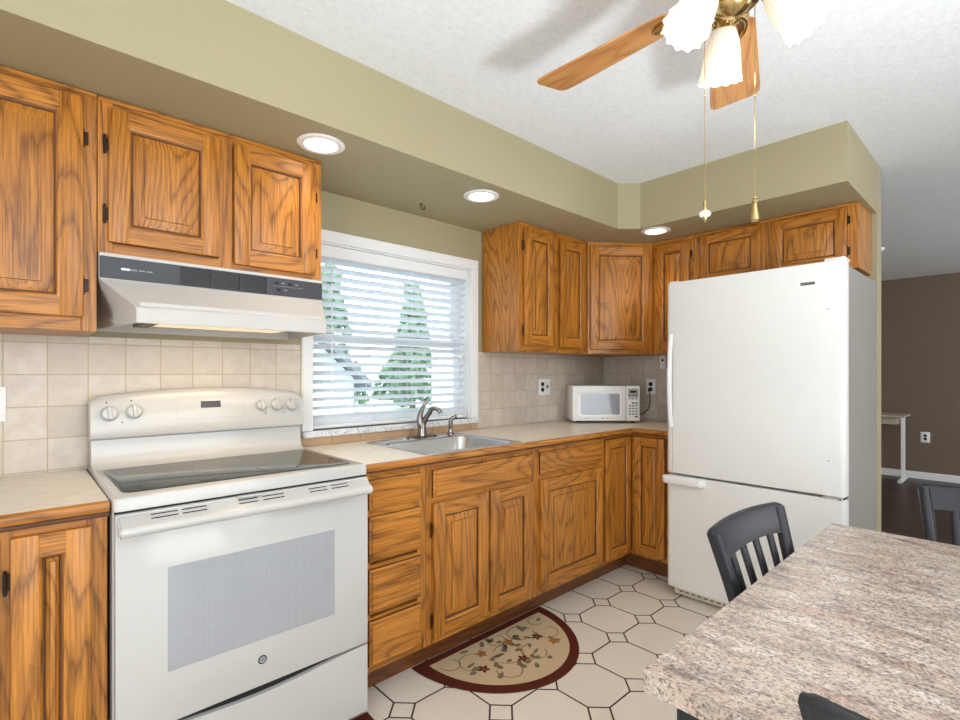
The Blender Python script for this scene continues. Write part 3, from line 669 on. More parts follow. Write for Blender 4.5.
# burner rings printed on the glass
def ringdisc(bm, cx, cy, r, w, z, mi=0, seg=40, x_axis=None):
    a = [bm.verts.new((cx + r * math.cos(2 * PI * k / seg), cy + r * math.sin(2 * PI * k / seg), z)) for k in range(seg)]
    b_ = [bm.verts.new((cx + (r - w) * math.cos(2 * PI * k / seg), cy + (r - w) * math.sin(2 * PI * k / seg), z)) for k in range(seg)]
    for k in range(seg): f = bm.faces.new((a[k], a[(k + 1) % seg], b_[(k + 1) % seg], b_[k])); f.material_index = mi
for cx, cy, r in ((.20, -.50, .095), (.20, -.28, .075), (.54, -.50, .115), (.54, -.28, .075)):
    bm = BM(); ringdisc(bm, cx, cy, r, .002, .9283); obj('burner_ring', bm, M['darkgrey'], s)
# riser and control backguard
bm = BM(); add_prism_x(bm, [(-.025, .90), (-.025, 1.03), (-.085, 1.03), (-.088, .97), (-.092, .945), (-.105, .932), (-.14, .9275), (-.15, .9262), (-.15, .92), (-.03, .90)], .004, SW - .004, 0, 0); bmesh.ops.recalc_face_normals(bm, faces=bm.faces[:]); obj('riser', bm, WH, s, 60)
bm = BM(); nx = 28; secs = []
for i in range(nx + 1):
    u = i / nx; x = .0 + SW * u; top = 1.172 + .028 * (1 - (2 * u - 1) ** 2)
    e = min(u, 1 - u) * SW
    if e < .02: top -= .014 * (1 - e / .02) ** 2
    yb_ = -.03; sec = [(yb_, 1.021), (-.088, 1.021), (-.110, 1.030), (-.114, 1.045), (-.098, top - .02), (-.088, top - .005), (-.075, top), (yb_, top)]
    secs.append([(x, y, z) for y, z in sec])
rs = [[bm.verts.new(p) for p in sc] for sc in secs]
for i in range(nx):
    for k in range(8): bm.faces.new((rs[i][k], rs[i + 1][k], rs[i + 1][(k + 1) % 8], rs[i][(k + 1) % 8]))
bm.faces.new(rs[0]); bm.faces.new(rs[-1][::-1]); bmesh.ops.recalc_face_normals(bm, faces=bm.faces[:])
bgd = obj('backguard', bm, WH, s, 50)
def gy(z): return -.114 + (z - 1.045) / (1.165 - 1.045) * .016 - .0006      # front surface of the backguard
tiltx = math.atan2(.016, .12)
def on_guard(x, z): return Matrix.Translation((x, gy(z), z)) @ Matrix.Rotation(PI / 2 - tiltx, 4, 'X')
for kx, kz in ((.053, 1.115), (.126, 1.119), (.572, 1.123), (.635, 1.124), (.700, 1.121)):
    r_ = .0245 if kx != .572 else .020
    bm = BM(); mt = on_guard(kx, kz)
    add_lathe(bm, [(r_ + .002, -.001), (r_ + .002, .002), (r_, .003), (r_ - .002, .014), (r_ - .006, .017), (.001, .0175)], 28, 0, mt)
    t = bmesh.new(); add_box(t, -.006, .006, -r_ + .002, r_ - .002, .012, .026, .003, 0, 2); merge(bm, t, 0, mt @ Matrix.Rotation(.12, 4, 'Z'))
    k_ = obj('knob', bm, WH, s)
    bm = BM(); ringdisc(bm, 0, 0, r_ + .0035, .0012, 0); t2 = bm
    for ang in (60, 100, 140, 220, 260, 300): a = math.radians(ang); x0, y0 = (r_ + .007) * math.cos(a), (r_ + .007) * math.sin(a); add_box(bm, x0 - .0015, x0 + .0015, y0 - .0006, y0 + .0006, -.0001, .0001)
    bm.transform(mt @ Matrix.Translation((0, 0, .0005))); obj('dial_marks', bm, M['greypl'], k_)
for x, z in ((.045, 1.153), (.118, 1.158), (.09, 1.082), (.588, 1.088), (.668, 1.088)):
    bm = BM(); t = bmesh.new(); bmesh.ops.create_circle(t, cap_ends=True, radius=.0028, segments=10); merge(bm, t, 0, on_guard(x, z) @ Matrix.Translation((0, 0, .0004)))
    obj('indicator_dot', bm, M['blackpl'], s)
cp = BM()
for a, b_, c_, d_ in ((.262, .506, 1.0795, 1.081), (.262, .506, 1.151, 1.1525), (.262, .2635, 1.081, 1.151), (.5045, .506, 1.081, 1.151)):
    t = bmesh.new(); zc = (c_ + d_) / 2; add_box(t, -(b_ - a) / 2, (b_ - a) / 2, -(d_ - c_) / 2, (d_ - c_) / 2, 0, .0006); merge(cp, t, 0, on_guard((a + b_) / 2, zc))
for x, z in ((.285, 1.135), (.285, 1.100), (.315, 1.130), (.318, 1.098), (.35, 1.099), (.375, 1.097), (.40, 1.097), (.425, 1.099), (.46, 1.132), (.485, 1.132), (.46, 1.105), (.485, 1.105)):
    t = bmesh.new(); add_box(t, -.005, .005, -.0028, .0028, 0, .0007, .0003); merge(cp, t, 1, on_guard(x, z))
    t = bmesh.new(); add_box(t, -.004, .004, -.0005, .0005, 0, .0007); merge(cp, t, 0, on_guard(x, z + .006))
panel = obj('control_panel', cp, [M['greypl'], plain('key_beige', srgb(205, 200, 190), .5, .02)], s)
bm = BM(); t = bmesh.new(); add_box(t, -.036, .036, -.0135, .0135, 0, .0012, .0005); merge(bm, t, 0, on_guard(.379, 1.135)); obj('clock_display', bm, M['ledred'], panel)
# oven door
bm = BM(); add_box(bm, .002, SW - .002, -.676, -.642, .280, .882, .004, 0, 2); dr = obj('oven_door', bm, WH, s)
bm = BM(); add_box(bm, .121, .619, -.6775, -.67, .425, .716, .0008); obj('oven_window', bm, M['ovenwin'], dr)
bm = BM()
for z_ in (.60, .515): add_box(bm, .123, .617, -.678, -.6776, z_, z_ + .0015)
obj('rack_line', bm, M['greypl'], dr)
# handle: one bar over the whole width
bm = BM(); hp = [(-.676, .878), (-.683, .877), (-.700, .859), (-.712, .856), (-.721, .848), (-.722, .838), (-.714, .829), (-.702, .825), (-.690, .826), (-.676, .832)]
add_prism_x(bm, hp, .006, SW - .006, 0, 0); bmesh.ops.recalc_face_normals(bm, faces=bm.faces[:]); bmesh.ops.bevel(bm, geom=[e for e in bm.edges if abs(e.verts[0].co.x - e.verts[1].co.x) < 1e-6], offset=.004, segments=2, affect='EDGES')
obj('handle', bm, WH, dr, 50)
for a, b_ in ((.079, .143), (.153, .216), (.303, .358), (.373, .439), (.521, .584), (.599, .662)):
    for dz in (0, 1):
        y_, z_ = (-.6862, .8735) if dz == 0 else (-.6945, .8648)
        bm = BM(); t = bmesh.new(); add_box(t, -(b_ - a) / 2, (b_ - a) / 2, -.0016, .0016, -.0006, .0006); merge(bm, t, 0, Matrix.Translation(((a + b_) / 2, y_, z_)) @ Matrix.Rotation(math.radians(46.6), 4, 'X'))
        obj('vent_slot', bm, M['blackpl'], dr)
bm = BM(); add_box(bm, .003, SW - .003, -.66, -.64, .880, .8885); obj('door_gap', bm, M['dark'], s)
bm = BM(); add_box(bm, .30, .372, -.690, -.668, .879, .885, .002); obj('door_latch', bm, WH, s)
# round monogram badge
bm = BM(); mt = TXT_FRONT(.377, -.6768, .361)
t = bmesh.new(); bmesh.ops.create_cone(t, cap_ends=True, segments=28, radius1=.0135, radius2=.013, depth=.0016); merge(bm, t, 0, mt)
t = bmesh.new(); bmesh.ops.create_cone(t, cap_ends=True, segments=28, radius1=.0098, radius2=.0098, depth=.0019); merge(bm, t, 1, mt)
text_mesh(bm, 'GE', .0125, mt @ Matrix.Translation((0, 0, .0012)), 0)
obj('badge', bm, [M['blackpl'], M['greypl']], dr)
# storage drawer with scooped top edge
bm = BM(); n = 20; poly = [(.002, .032), (SW - .002, .032)]
for i in range(n + 1): u = 1 - i / n; poly.append((.002 + (SW - .004) * u, .272 - .020 * math.sin(PI * u) ** 2))
t = bmesh.new(); add_prism_y(t, poly, -.672, -.642); me = bpy.data.meshes.new('tmp'); t.to_mesh(me); t.free(); bm.from_mesh(me); bmesh.ops.recalc_face_normals(bm, faces=bm.faces[:])
obj('storage_drawer', bm, WH, s, 40)
boxobj('drawer_gap', M['dark'], s, .004, SW - .004, -.655, -.640, .24, .282)
for fxx in (.03, SW - .06):
    for fyy in (-.60, -.08): bm = BM(); add_cyl(bm, (fxx + .015, fyy, 0), (fxx + .015, fyy, .031), .015); obj('foot', bm, M['blackpl'], s)

# ------------------------------------------------------------------ range hood
h = thing('range_hood', 'white under-cabinet range hood with charcoal vent strip above the stove', 'range hood', (.194, 0, 1.40))
HW = .734
bm = BM(); zt = .2375   # local top
V = lambda *p: bm.verts.new(p)
outer_top = [V(0, 0 - .002, zt), V(HW, -.002, zt), V(HW, -.33, zt), V(0, -.33, zt)]
band = [V(0, -.002, .155), V(HW, -.002, .155), V(HW, -.33, .155), V(0, -.33, .155)]
lipt = [V(0, -.002, .056), V(HW, -.002, .056), V(HW - .05, -.475, .056), V(.076, -.475, .056)]
lipb = [V(0, -.002, .010), V(HW, -.002, .010), V(HW - .05, -.475, .010), V(.076, -.475, .010)]
def quadring(a, b_):
    for k in range(4): bm.faces.new((a[k], a[(k + 1) % 4], b_[(k + 1) % 4], b_[k]))
inn_b = [V(.010, -.012, .010), V(HW - .010, -.012, .010), V(HW - .060, -.463, .010), V(.086, -.463, .010)]
inn_t = [V(.010, -.012, .075), V(HW - .010, -.012, .075), V(HW - .060, -.463, .075), V(.086, -.463, .075)]
bm.faces.new(outer_top); quadring(outer_top, band); quadring(band, lipt); quadring(lipt, lipb); quadring(lipb, inn_b); quadring(inn_b, inn_t); bm.faces.new(inn_t)
bmesh.ops.recalc_face_normals(bm, faces=bm.faces[:]); bmesh.ops.bevel(bm, geom=bm.edges[:], offset=.0025, segments=2, affect='EDGES')
obj('canopy', bm, M['hoodwhite'], h, 30)
bm = BM(); add_box(bm, .0015, HW - .0015, -.3345, -.325, .158, .226, .001, 0)
strip = obj('vent_strip', bm, M['darkgrey'], h)
bm = BM(); add_box(bm, .222, .509, -.3350, -.333, .161, .224, 0, 1)
for i in range(8):
    z_ = .1635 + i * .0078; add_prism_x(bm, [(-.3352, z_), (-.3375, z_ + .0008), (-.3375, z_ + .0018), (-.3352, z_ + .0028)], .222, .509, 0)
for x_ in (.222, .317, .413, .507): add_box(bm, x_, x_ + .003, -.340, -.334, .161, .224, 0, 0)
obj('louvre', bm, [M['darkgrey'], M['blackpl']], strip)
bm = BM(); add_box(bm, .531, .654, -.3352, -.334, .168, .219, .0004, 0)
add_box(bm, .534, .651, -.3356, -.335, .1935, .1945, 0, 1)
for x_, z_ in ((.547, .207), (.600, .206), (.556, .181)): add_box(bm, x_ - .008, x_ + .008, -.338, -.335, z_ - .006, z_ + .006, .0015, 2); add_box(bm, x_ - .002, x_ + .003, -.342, -.338, z_ - .004, z_ + .004, .001, 2)
for x_, z_ in ((.572, .207), (.625, .206), (.582, .181)): add_box(bm, x_ - .006, x_ + .006, -.3356, -.335, z_ - .0015, z_ + .0015, 0, 1)
obj('switch_plate', bm, [M['darkgrey'], M['greypl'], M['blackpl']], strip)
bm = BM(); add_box(bm, .056, .080, -.3350, -.3345, .187, .194, 0, 0)
for i in range(14):
    if i % 5 == 4: continue
    add_box(bm, .083 + i * .0042, .083 + i * .0042 + .0032, -.3350, -.3345, .1885, .1925, 0, 1)
obj('nameplate', bm, [M['trimwhite'], M['greypl']], strip)
boxobj('grease_filter', M['grid'], h, .06, .33, -.40, -.06, .062, .072, bev=.001)
bm = BM(); add_box(bm, .145, .55, -.440, -.30, .014, .060, .004); obj('lamp_lens', bm, M['hoodlens'], h)
boxobj('filter_frame', M['grid'], h, .10, .142, -.44, -.24, .012, .058, bev=.002)
hl = bpy.data.lights.new('hood_lamp', 'AREA'); hl.shape = 'RECTANGLE'; hl.size = .4; hl.size_y = .12; hl.energy = 1.6; hl.color = (1, .75, .45)
ho = bpy.data.objects.new('hood_lamp', hl); COL.objects.link(ho); ho.location = (.54, -.37, 1.411)

# ------------------------------------------------------------------ fridge
fr = thing('refrigerator', 'white bottom-freezer refrigerator with grey side standing at the end of the worktop', 'refrigerator', (2.700, -.922, 0), -PI / 2)
# local: x = across the front (world -y), y = depth (world +x), front at y=0
FW = .838; FWm = M['fridge_white']
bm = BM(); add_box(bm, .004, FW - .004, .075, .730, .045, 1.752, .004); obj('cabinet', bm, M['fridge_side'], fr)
def rdoor(name, z0, z1):
    bm = BM(); r = .022; prof = [(0, .066), (0, r), (.003, .010), (.010, .003), (r, 0), (FW - r, 0), (FW - .010, .003), (FW - .003, .010), (FW, r), (FW, .066)]
    add_prism(bm, prof, z0, z1, 0, 0); bmesh.ops.bevel(bm, geom=[e for e in bm.edges if abs(e.verts[0].co.z - e.verts[1].co.z) < 1e-6], offset=.005, segments=2, affect='EDGES')
    d = obj(name, bm, FWm, fr, 40); 
    boxobj('gasket', M['greypl'], d, .012, FW - .012, .0665, .0745, z0 + .008, z1 - .008); return d
d1 = rdoor('fridge_door', .700, 1.766); d2 = rdoor('freezer_door', .062, .688)
bm = BM(); pts = []; 
for i in range(21):
    u = i / 20; zz = .955 + (1.475 - .955) * u; out = -.004 - .024 * math.sin(PI * u) ** .6; pts.append((.024, out, zz))
rs = []
for (x, y, zz) in pts:
    rs.append([bm.verts.new(p) for p in ((x - .008, y + .004, zz), (x - .004, y - .006, zz), (x + .004, y - .008, zz), (x + .014, y - .004, zz), (x + .018, y + .006, zz), (x + .004, y + .010, zz))])
for i in range(20):
    for k in range(6): bm.faces.new((rs[i][k], rs[i][(k + 1) % 6], rs[i + 1][(k + 1) % 6], rs[i + 1][k]))
bm.faces.new(rs[0][::-1]); bm.faces.new(rs[-1]); bmesh.ops.recalc_face_normals(bm, faces=bm.faces[:])
obj('door_handle', bm, FWm, d1, 60)
bm = BM(); add_prism(bm, [(.036, -.0014), (.038, -.0014), (.038, 0), (.036, 0)], .718, 1.44); obj('handle_trim', bm, M['greypl'], d1)
bm = BM(); add_prism(bm, [(-.012, .015), (-.016, -.004), (-.014, -.022), (-.004, -.032), (.01, -.034), (.195, -.034), (.208, -.026), (.216, -.006), (.222, .004), (0.02, .012)], .643, .686, 0, .006); obj('drawer_handle', bm, FWm, d2, 60)
bm = BM(); t = bmesh.new(); text_mesh(t, 'KENMORE', .0125, Matrix.Identity(4), 0)
xs = [v.co.x for v in t.verts]; sc_ = .052 / (max(xs) - min(xs))
add_box(bm, -.029, .029, -.0065, .0065, 0, .001, .0003, 1)
merge(bm, t, 0, Matrix.Translation((0, 0, .0014)) @ Matrix.Diagonal((sc_, sc_ * 1.0, 1, 1)))
bm.transform(TXT_FRONT(.693, -.0002, 1.674)); obj('nameplate', bm, [M['greypl'], M['blackpl']], d1)
bm = BM(); add_box(bm, FW - .085, FW - .004, .02, .12, 1.767, 1.783, .006, 0, 2); obj('hinge_cover', bm, FWm, fr)
bm = BM(); add_box(bm, .006, .06, .02, .10, 1.767, 1.774, .003); obj('hinge_cover', bm, FWm, fr)
bm = BM(); add_box(bm, FW - .085, FW - .004, -.002, .06, .690, .698, .001); add_cyl(bm, (FW - .02, .004, .6885), (FW - .02, .004, .6995), .008, seg=14); obj('middle_hinge', bm, M['chrome'], fr)
bm = BM(); add_box(bm, .02, FW - .02, .055, .075, .008, .055, .003); 
for i in range(22): add_box(bm, .05 + i * .034, .05 + i * .034 + .022, .0545, .056, .025, .031, 0, 1)
obj('toe_grille', bm, [M['ivory'], M['dark']], fr)
for x_, y_ in ((.06, .12), (FW - .06, .12), (.06, .68), (FW - .06, .68)): bm = BM(); add_cyl(bm, (x_, y_, 0), (x_, y_, .046), .016); obj('foot', bm, M['blackpl'], fr)
bm = BM()
for z_ in (1.55, .86):
    t = bmesh.new(); bmesh.ops.create_cone(t, cap_ends=True, radius1=.004, radius2=.003, segments=10, depth=.0015); merge(bm, t, 0, TXT_FRONT(.775, -.0006, z_))
obj('screw_caps', bm, M['greypl'], d1)

# ------------------------------------------------------------------ microwave
A0 = Vector((2.800, -.193)); A1 = Vector((3.140, -.506)); dv = A1 - A0; MW = dv.length; an = math.atan2(dv.y, dv.x)
m_ = thing('microwave', 'white countertop microwave standing diagonally in the worktop corner', 'microwave', (A0.x, A0.y, .914), an)
bm = BM(); add_box(bm, 0, MW, .016, .30, .014, .258, .006, 0, 2); obj('case', bm, M['mwwhite'], m_)
bm = BM(); add_box(bm, 0, MW * .795, 0, .0155, .016, .257, .006, 0, 3); md = obj('door', bm, M['mwwhite'], m_)
bm = BM(); loft(bm, [[(x, y_, z) for x, z in rrect(.052 - i, .325 + i, .058 - i, .205 + i, .012 + i)][::-1] for i, y_ in ((.016, -.0002), (.014, -.003), (.004, -.001), (0, -.0006))], True, 0); o = obj('window_frame', bm, M['mwwhite'], md)
bm = BM(); lp = [(x, -.0012, z) for x, z in rrect(.054, .323, .060, .203, .012)][::-1]; lp2 = [(x, -.0004, z) for x, z in rrect(.054, .323, .060, .203, .012)][::-1]; loft(bm, [lp2, lp]); obj('window', bm, M['mwwin'], md)
bm = BM(); add_box(bm, .085, .120, -.0014, -.0002, .035, .0385); add_box(bm, .20, .212, -.0014, -.0002, .035, .0385); add_box(bm, .235, .246, -.0014, -.0002, .033, .0395); obj('badge', bm, M['greypl'], md)
bm = BM(); add_box(bm, MW * .8, MW, 0, .0155, .016, .257, .005, 0, 3); mp = obj('control_panel', bm, M['mwwhite'], m_)
bm = BM(); x0 = MW * .8 + .014; add_box(bm, x0 - .004, MW - .012, -.001, .001, .178, .238, .0004, 0)
add_box(bm, x0 + .010, MW - .024, -.0016, 0, .210, .224, .0003, 1)
for r_ in range(8):
    for c_ in range(3):
        zz = .188 - r_ * .0185 + (-.012 if r_ > 1 else 0)
        if r_ == 0: zz = .192
        if r_ in (2,) and c_ == 0: continue
        xx = x0 + c_ * .0225
        if r_ == 7 and c_ < 2: continue
        add_box(bm, xx, xx + .016, -.0018, 0, zz - .0045, zz + .0045, .0005, 1 if (r_ == 7 or r_ == 2) else 2)
obj('keypad', bm, [M['greypl'], M['blackpl'], plain('key_grey', srgb(140, 142, 146), .5, .02)], mp)
for x_, y_ in ((.04, .05), (MW - .04, .05), (.04, .26), (MW - .04, .26)): bm = BM(); add_cyl(bm, (x_, y_, 0), (x_, y_, .0145), .012, seg=14); obj('foot', bm, M['blackpl'], m_)
# cord: world points -> local
Rl = Matrix.Rotation(-an, 2)
def ml(x, y, z): v = Rl @ (Vector((x, y)) - A0); return (v.x, v.y, z - .914)
bm = BM(); cpts = [(3.31, -.34, .955), (3.36, -.36, .952), (3.405, -.385, .965), (3.430, -.41, 1.0), (3.432, -.42, 1.05), (3.425, -.422, 1.095), (3.422, -.419, 1.120), (3.435, -.418, 1.136)]
def smooth_pts(ps, n=6):
    out = []; ps = [Vector(p) for p in ps]
    for i in range(len(ps) - 1):
        p0 = ps[max(i - 1, 0)]; p1 = ps[i]; p2 = ps[i + 1]; p3 = ps[min(i + 2, len(ps) - 1)]
        for k in range(n):
            t = k / n; out.append(.5 * ((2 * p1) + (p2 - p0) * t + (2 * p0 - 5 * p1 + 4 * p2 - p3) * t * t + (3 * p1 - p0 - 3 * p2 + p3) * t ** 3))
    out.append(ps[-1]); return out
add_tube(bm, smooth_pts([ml(*p) for p in cpts]), .0032, 8); cord = obj('power_cord', bm, M['blackpl'], m_)
bm = BM(); t = bmesh.new(); add_box(t, -.018, .010, -.012, .012, -.012, .012, .004, 0, 2); merge(bm, t, 0, Matrix.Translation(ml(3.442, -.418, 1.137)) @ Matrix.Rotation(-an, 4, 'Z')); obj('plug', bm, M['blackpl'], cord)

# ------------------------------------------------------------------ outlets, switch
def plate(name, label, cat, loc, rz, w, h_, items, group=None):
    o = thing(name, label, cat, loc, rz, group); bm = BM(); add_box(bm, -w / 2, w / 2, -.005, 0, -h_ / 2, h_ / 2, .002, 0, 2); obj('cover_plate', bm, M['trimwhite'], o)
    for kind, x in items:
        if kind == 'duplex':
            for z_ in (.019, -.019):
                bm = BM(); add_cyl(bm, (x, -.0045, z_), (x, -.0075, z_), .0155, seg=20); obj('receptacle', bm, M['blackpl'], o)
        else:
            bm = BM(); add_box(bm, x - .005, x + .005, -.008, -.004, -.012, .012, .001, 0); add_box(bm, x - .004, x + .004, -.018, -.007, .002, .010, .002, 0); obj('toggle', bm, M['blackpl'] if kind == 'tb' else M['trimwhite'], o)
    return o
plate('wall_outlet', 'two-gang white plate with black outlet and toggle left of the microwave', 'outlet', (2.719, -.008, 1.162), 0, .124, .112, [('duplex', -.024), ('tb', .026)])
plate('wall_outlet', 'white outlet plate with black receptacles holding the microwave plug', 'outlet', (WX - .008, -.418, 1.158), -PI / 2, .073, .112, [('duplex', 0)])
plate('light_switch', 'white switch plate on the tile at the left edge behind the worktop', 'switch', (-.056, -.008, 1.155), 0, .073, .114, [('tw', 0)])
plate('wall_outlet', 'white outlet plate on the brown living room wall', 'outlet', (XMAX, -1.505, .50), -PI / 2, .085, .125, [('duplex', 0)])
cl = thing('wall_clip', 'small white plastic holder with black button on the tile beside the fridge', 'clip', (3.12, -.835, 1.30)); 
cl.location = (WX - .008, -.525, 1.345); cl.rotation_euler = (0, 0, -PI / 2)
bm = BM(); add_box(bm, -.022, .022, -.03, 0, -.055, .055, .004, 0, 2); obj('body', bm, M['trimwhite'], cl)
bm = BM(); add_box(bm, -.007, .007, -.036, -.03, -.002, .016, .002); obj('button', bm, M['blackpl'], cl)

# ------------------------------------------------------------------ recessed lights and hook
for i, (x, y, lb) in enumerate(((.860, -.466, 'recessed ceiling light above the stove, nearest of the three'), (1.690, -.472, 'recessed ceiling light in the soffit above the sink'), (2.889, -.755, 'recessed ceiling light by the soffit corner near the fridge'))):
    o = thing('recessed_light', 'round white ' + lb, 'light', (x, y, SB), 0, 'recessed lights in the soffit')
    bm = BM(); add_lathe(bm, [(.060, -.0005), (.088, -.0005), (.0885, -.003), (.085, -.006), (.066, -.008), (.062, -.006), (.060, -.0005)], 40, 0, None, lambda j, r, z, a: (r, z)); obj('trim_ring', bm, M['trimwhite'], o)
    bm = BM(); add_lathe(bm, [(.0615, -.004), (.050, -.0075), (.001, -.009)], 32, 0, None, lambda j, r, z, a: (r, z)); obj('lens', bm, M['lens'], o)
    d = bpy.data.lights.new('recessed_lamp', 'SPOT'); d.energy = 7; d.spot_size = math.radians(120); d.spot_blend = .8; d.shadow_soft_size = .05; d.color = (1, .84, .62)
    lo = bpy.data.objects.new('recessed_lamp', d); COL.objects.link(lo); lo.location = (x, y, SB - .02)
hk = thing('ceiling_hook', 'small brass hook screwed into the soffit above the window', 'hook', (1.544, -.17, SB))
bm = BM(); add_lathe(bm, [(.009, 0), (.009, -.002), (.003, -.004)], 14); obj('rosette', bm, M['bronze'], hk)
bm = BM(); add_tube(bm, [(0, 0, 0), (0, 0, -.014)] + [(.011 - .011 * math.cos(a), 0, -.016 - .011 * math.sin(a)) for a in [i * PI * 1.35 / 10 for i in range(11)]], .0026, 8); obj('hook', bm, M['bronze'], hk)

# ------------------------------------------------------------------ ceiling fan with light kit
FCX, FCY, FBZ = 1.219, -1.840, 2.150
fan = thing('ceiling_fan', 'brass ceiling fan with five oak blades and three lit tulip glass lights', 'ceiling fan', (FCX, FCY, FBZ))
bm = BM(); add_lathe(bm, [(.001, .2605), (.065, .2605), (.066, .235), (.05, .215), (.018, .205), (.001, .205)], 32); obj('canopy', bm, M['brass'], fan)
bm = BM(); add_cyl(bm, (0, 0, .12), (0, 0, .21), .012); obj('downrod', bm, M['brass'], fan)
bm = BM(); add_lathe(bm, [(.001, .135), (.03, .133), (.085, .12), (.105, .10), (.108, .04), (.095, .018), (.07, .012), (.001, .010)], 40); obj('motor_housing', bm, M['brass'], fan)
bm = BM(); add_lathe(bm, [(.001, .012), (.055, .010), (.062, -.005), (.062, -.030), (.054, -.038), (.040, -.042), (.034, -.052), (.020, -.060), (.008, -.066), (.001, -.068)], 36); obj('switch_housing', bm, M['brass'], fan)
R0, R1 = .125, .540
for k, adeg in enumerate((90, 20, -53, -125, 163)):
    rot = Matrix.Rotation(math.radians(adeg), 4, 'Z'); pit = Matrix.Rotation(math.radians(-11), 4, 'X')
    bm = BM(); n = 16; top = []; poly = []
    def hw(u): return .050 + .023 * min(1, u * 1.15)
    xs_ = [R0 + (R1 - R0) * i / n for i in range(n + 1)]
    up_ = []; dn_ = []
    for i, x in enumerate(xs_):
        u = i / n; w_ = hw(u)
        e0 = min(1, (x - R0) / .03); w0 = w_ * (.55 + .45 * math.sqrt(max(0, 1 - (1 - e0) ** 2)))
        up_.append((x, w0)); dn_.append((x, -w0))
    tipp = [(R1 + .004, .055), (R1 + .006, .045), (R1 + .006, -.045), (R1 + .004, -.055)]
    up_[-1] = (R1 - .010, hw(1)); dn_[-1] = (R1 - .010, -hw(1))
    poly = dn_ + [(R1 + .002, -hw(1) + .008), (R1 + .008, -hw(1) + .022), (R1 + .008, hw(1) - .022), (R1 + .002, hw(1) - .008)] + up_[::-1]
    add_prism(bm, poly, -.003, .003, 0, .0012); bm.transform(pit); 
    b_ = obj('blade', bm, M['blade'], fan); b_.rotation_euler = (0, 0, math.radians(adeg))
    # cast brass blade iron with an open oval
    bm = BM()
    add_tube(bm, smooth_pts([(.06, 0, .004), (.075, 0, -.004), (.088, .003, -.009), (.098, .004, -.010)], 4), [.008] * 13, 8)
    def ringtube(cx, cy, a_, b2, r_, z_):
        ps = [(cx + a_ * math.cos(2 * PI * i / 26), cy + b2 * math.sin(2 * PI * i / 26), z_) for i in range(27)]; add_tube(bm, ps, r_, 8)
    ringtube(.142, 0, .048, .027, .0055, -.010); ringtube(.142, 0, .036, .015, .0022, -.009)
    add_box(bm, .098, .130, -.036, .036, -.0065, -.0035, .001)
    for yy in (-.028, .028): add_cyl(bm, (.120, yy, -.010), (.120, yy, -.004), .004, seg=10)
    bm.transform(pit); ir = obj('blade_iron', bm, M['brass'], fan); ir.rotation_euler = (0, 0, math.radians(adeg))
# lights: directions given in camera-relative azimuth, stored as world angles
Fv = Vector((math.cos(math.radians(YAW)), math.sin(math.radians(YAW)))); Rv = Vector((math.sin(math.radians(YAW)), -math.cos(math.radians(YAW))))
for adeg in (78, 205, 325):
    a = math.radians(adeg); dv = Rv * math.cos(a) + Fv * math.sin(a); wa = math.atan2(dv.y, dv.x)
    rz = Matrix.Rotation(wa, 4, 'Z')
    bm = BM(); add_tube(bm, smooth_pts([(.040, 0, -.018), (.056, 0, -.008), (.068, 0, -.012), (.074, 0, -.028)], 4), [.0085] * 13, 10)
    arm = obj('light_arm', bm, M['brass'], fan); arm.rotation_euler = (0, 0, wa)
    tilt = {78: 18, 205: 34, 325: 34}[adeg]
    T = Matrix.Translation((.074, 0, -.026)) @ Matrix.Rotation(math.radians(-tilt), 4, 'Y')
    bm = BM(); add_lathe(bm, [(.001, .006), (.012, .006), (.026, .000), (.0275, -.018), (.025, -.020), (.001, -.019)], 26, 0, T)
    for q in range(3): b3 = 2 * PI * q / 3; add_cyl(bm, T @ Vector((.026 * math.cos(b3), .026 * math.sin(b3), -.010)), T @ Vector((.034 * math.cos(b3), .034 * math.sin(b3), -.010)), .0035, seg=8)
    fit = obj('shade_fitter', bm, M['brass'], fan); fit.rotation_euler = (0, 0, wa)
    prof = [(.0235, -.012), (.030, -.024), (.037, -.045), (.0415, -.070), (.044, -.095), (.0465, -.115), (.049, -.128), (.050, -.132)]
    def wav(j, r, z, an_):
        s_ = j / 7; fl = .0011 * math.cos(24 * an_) * min(1, s_ * 2)
        if j >= 6: fl += .0025 * math.cos(12 * an_)
        return (r + fl, z - (.0035 * abs(math.cos(6 * an_)) if j == 7 else (.0015 * abs(math.cos(6 * an_)) if j == 6 else 0)))
    bm = BM(); add_lathe(bm, prof, 96, 0, None, wav)
    inner = [(r - .0022, z) for r, z in prof]; add_lathe(bm, inner, 96, 0, None, wav)
    bm.transform(T); sh = obj('glass_shade', bm, M['shade'], fan, 80); sh.rotation_euler = (0, 0, wa)
    bm = BM(); add_lathe(bm, [(.011, -.020), (.012, -.04), (.020, -.060), (.0255, -.080), (.022, -.098), (.010, -.108), (.001, -.110)], 20, 0, T); bu = obj('bulb', bm, M['bulb'], sh); 
    d = bpy.data.lights.new('fan_lamp', 'POINT'); d.energy = 2.0; d.color = (1, .96, .90); d.shadow_soft_size = .03
    lo = bpy.data.objects.new('fan_lamp', d); COL.objects.link(lo); p = Matrix.Translation((FCX, FCY, FBZ)) @ rz @ T @ Vector((0, 0, -.135)); lo.location = p
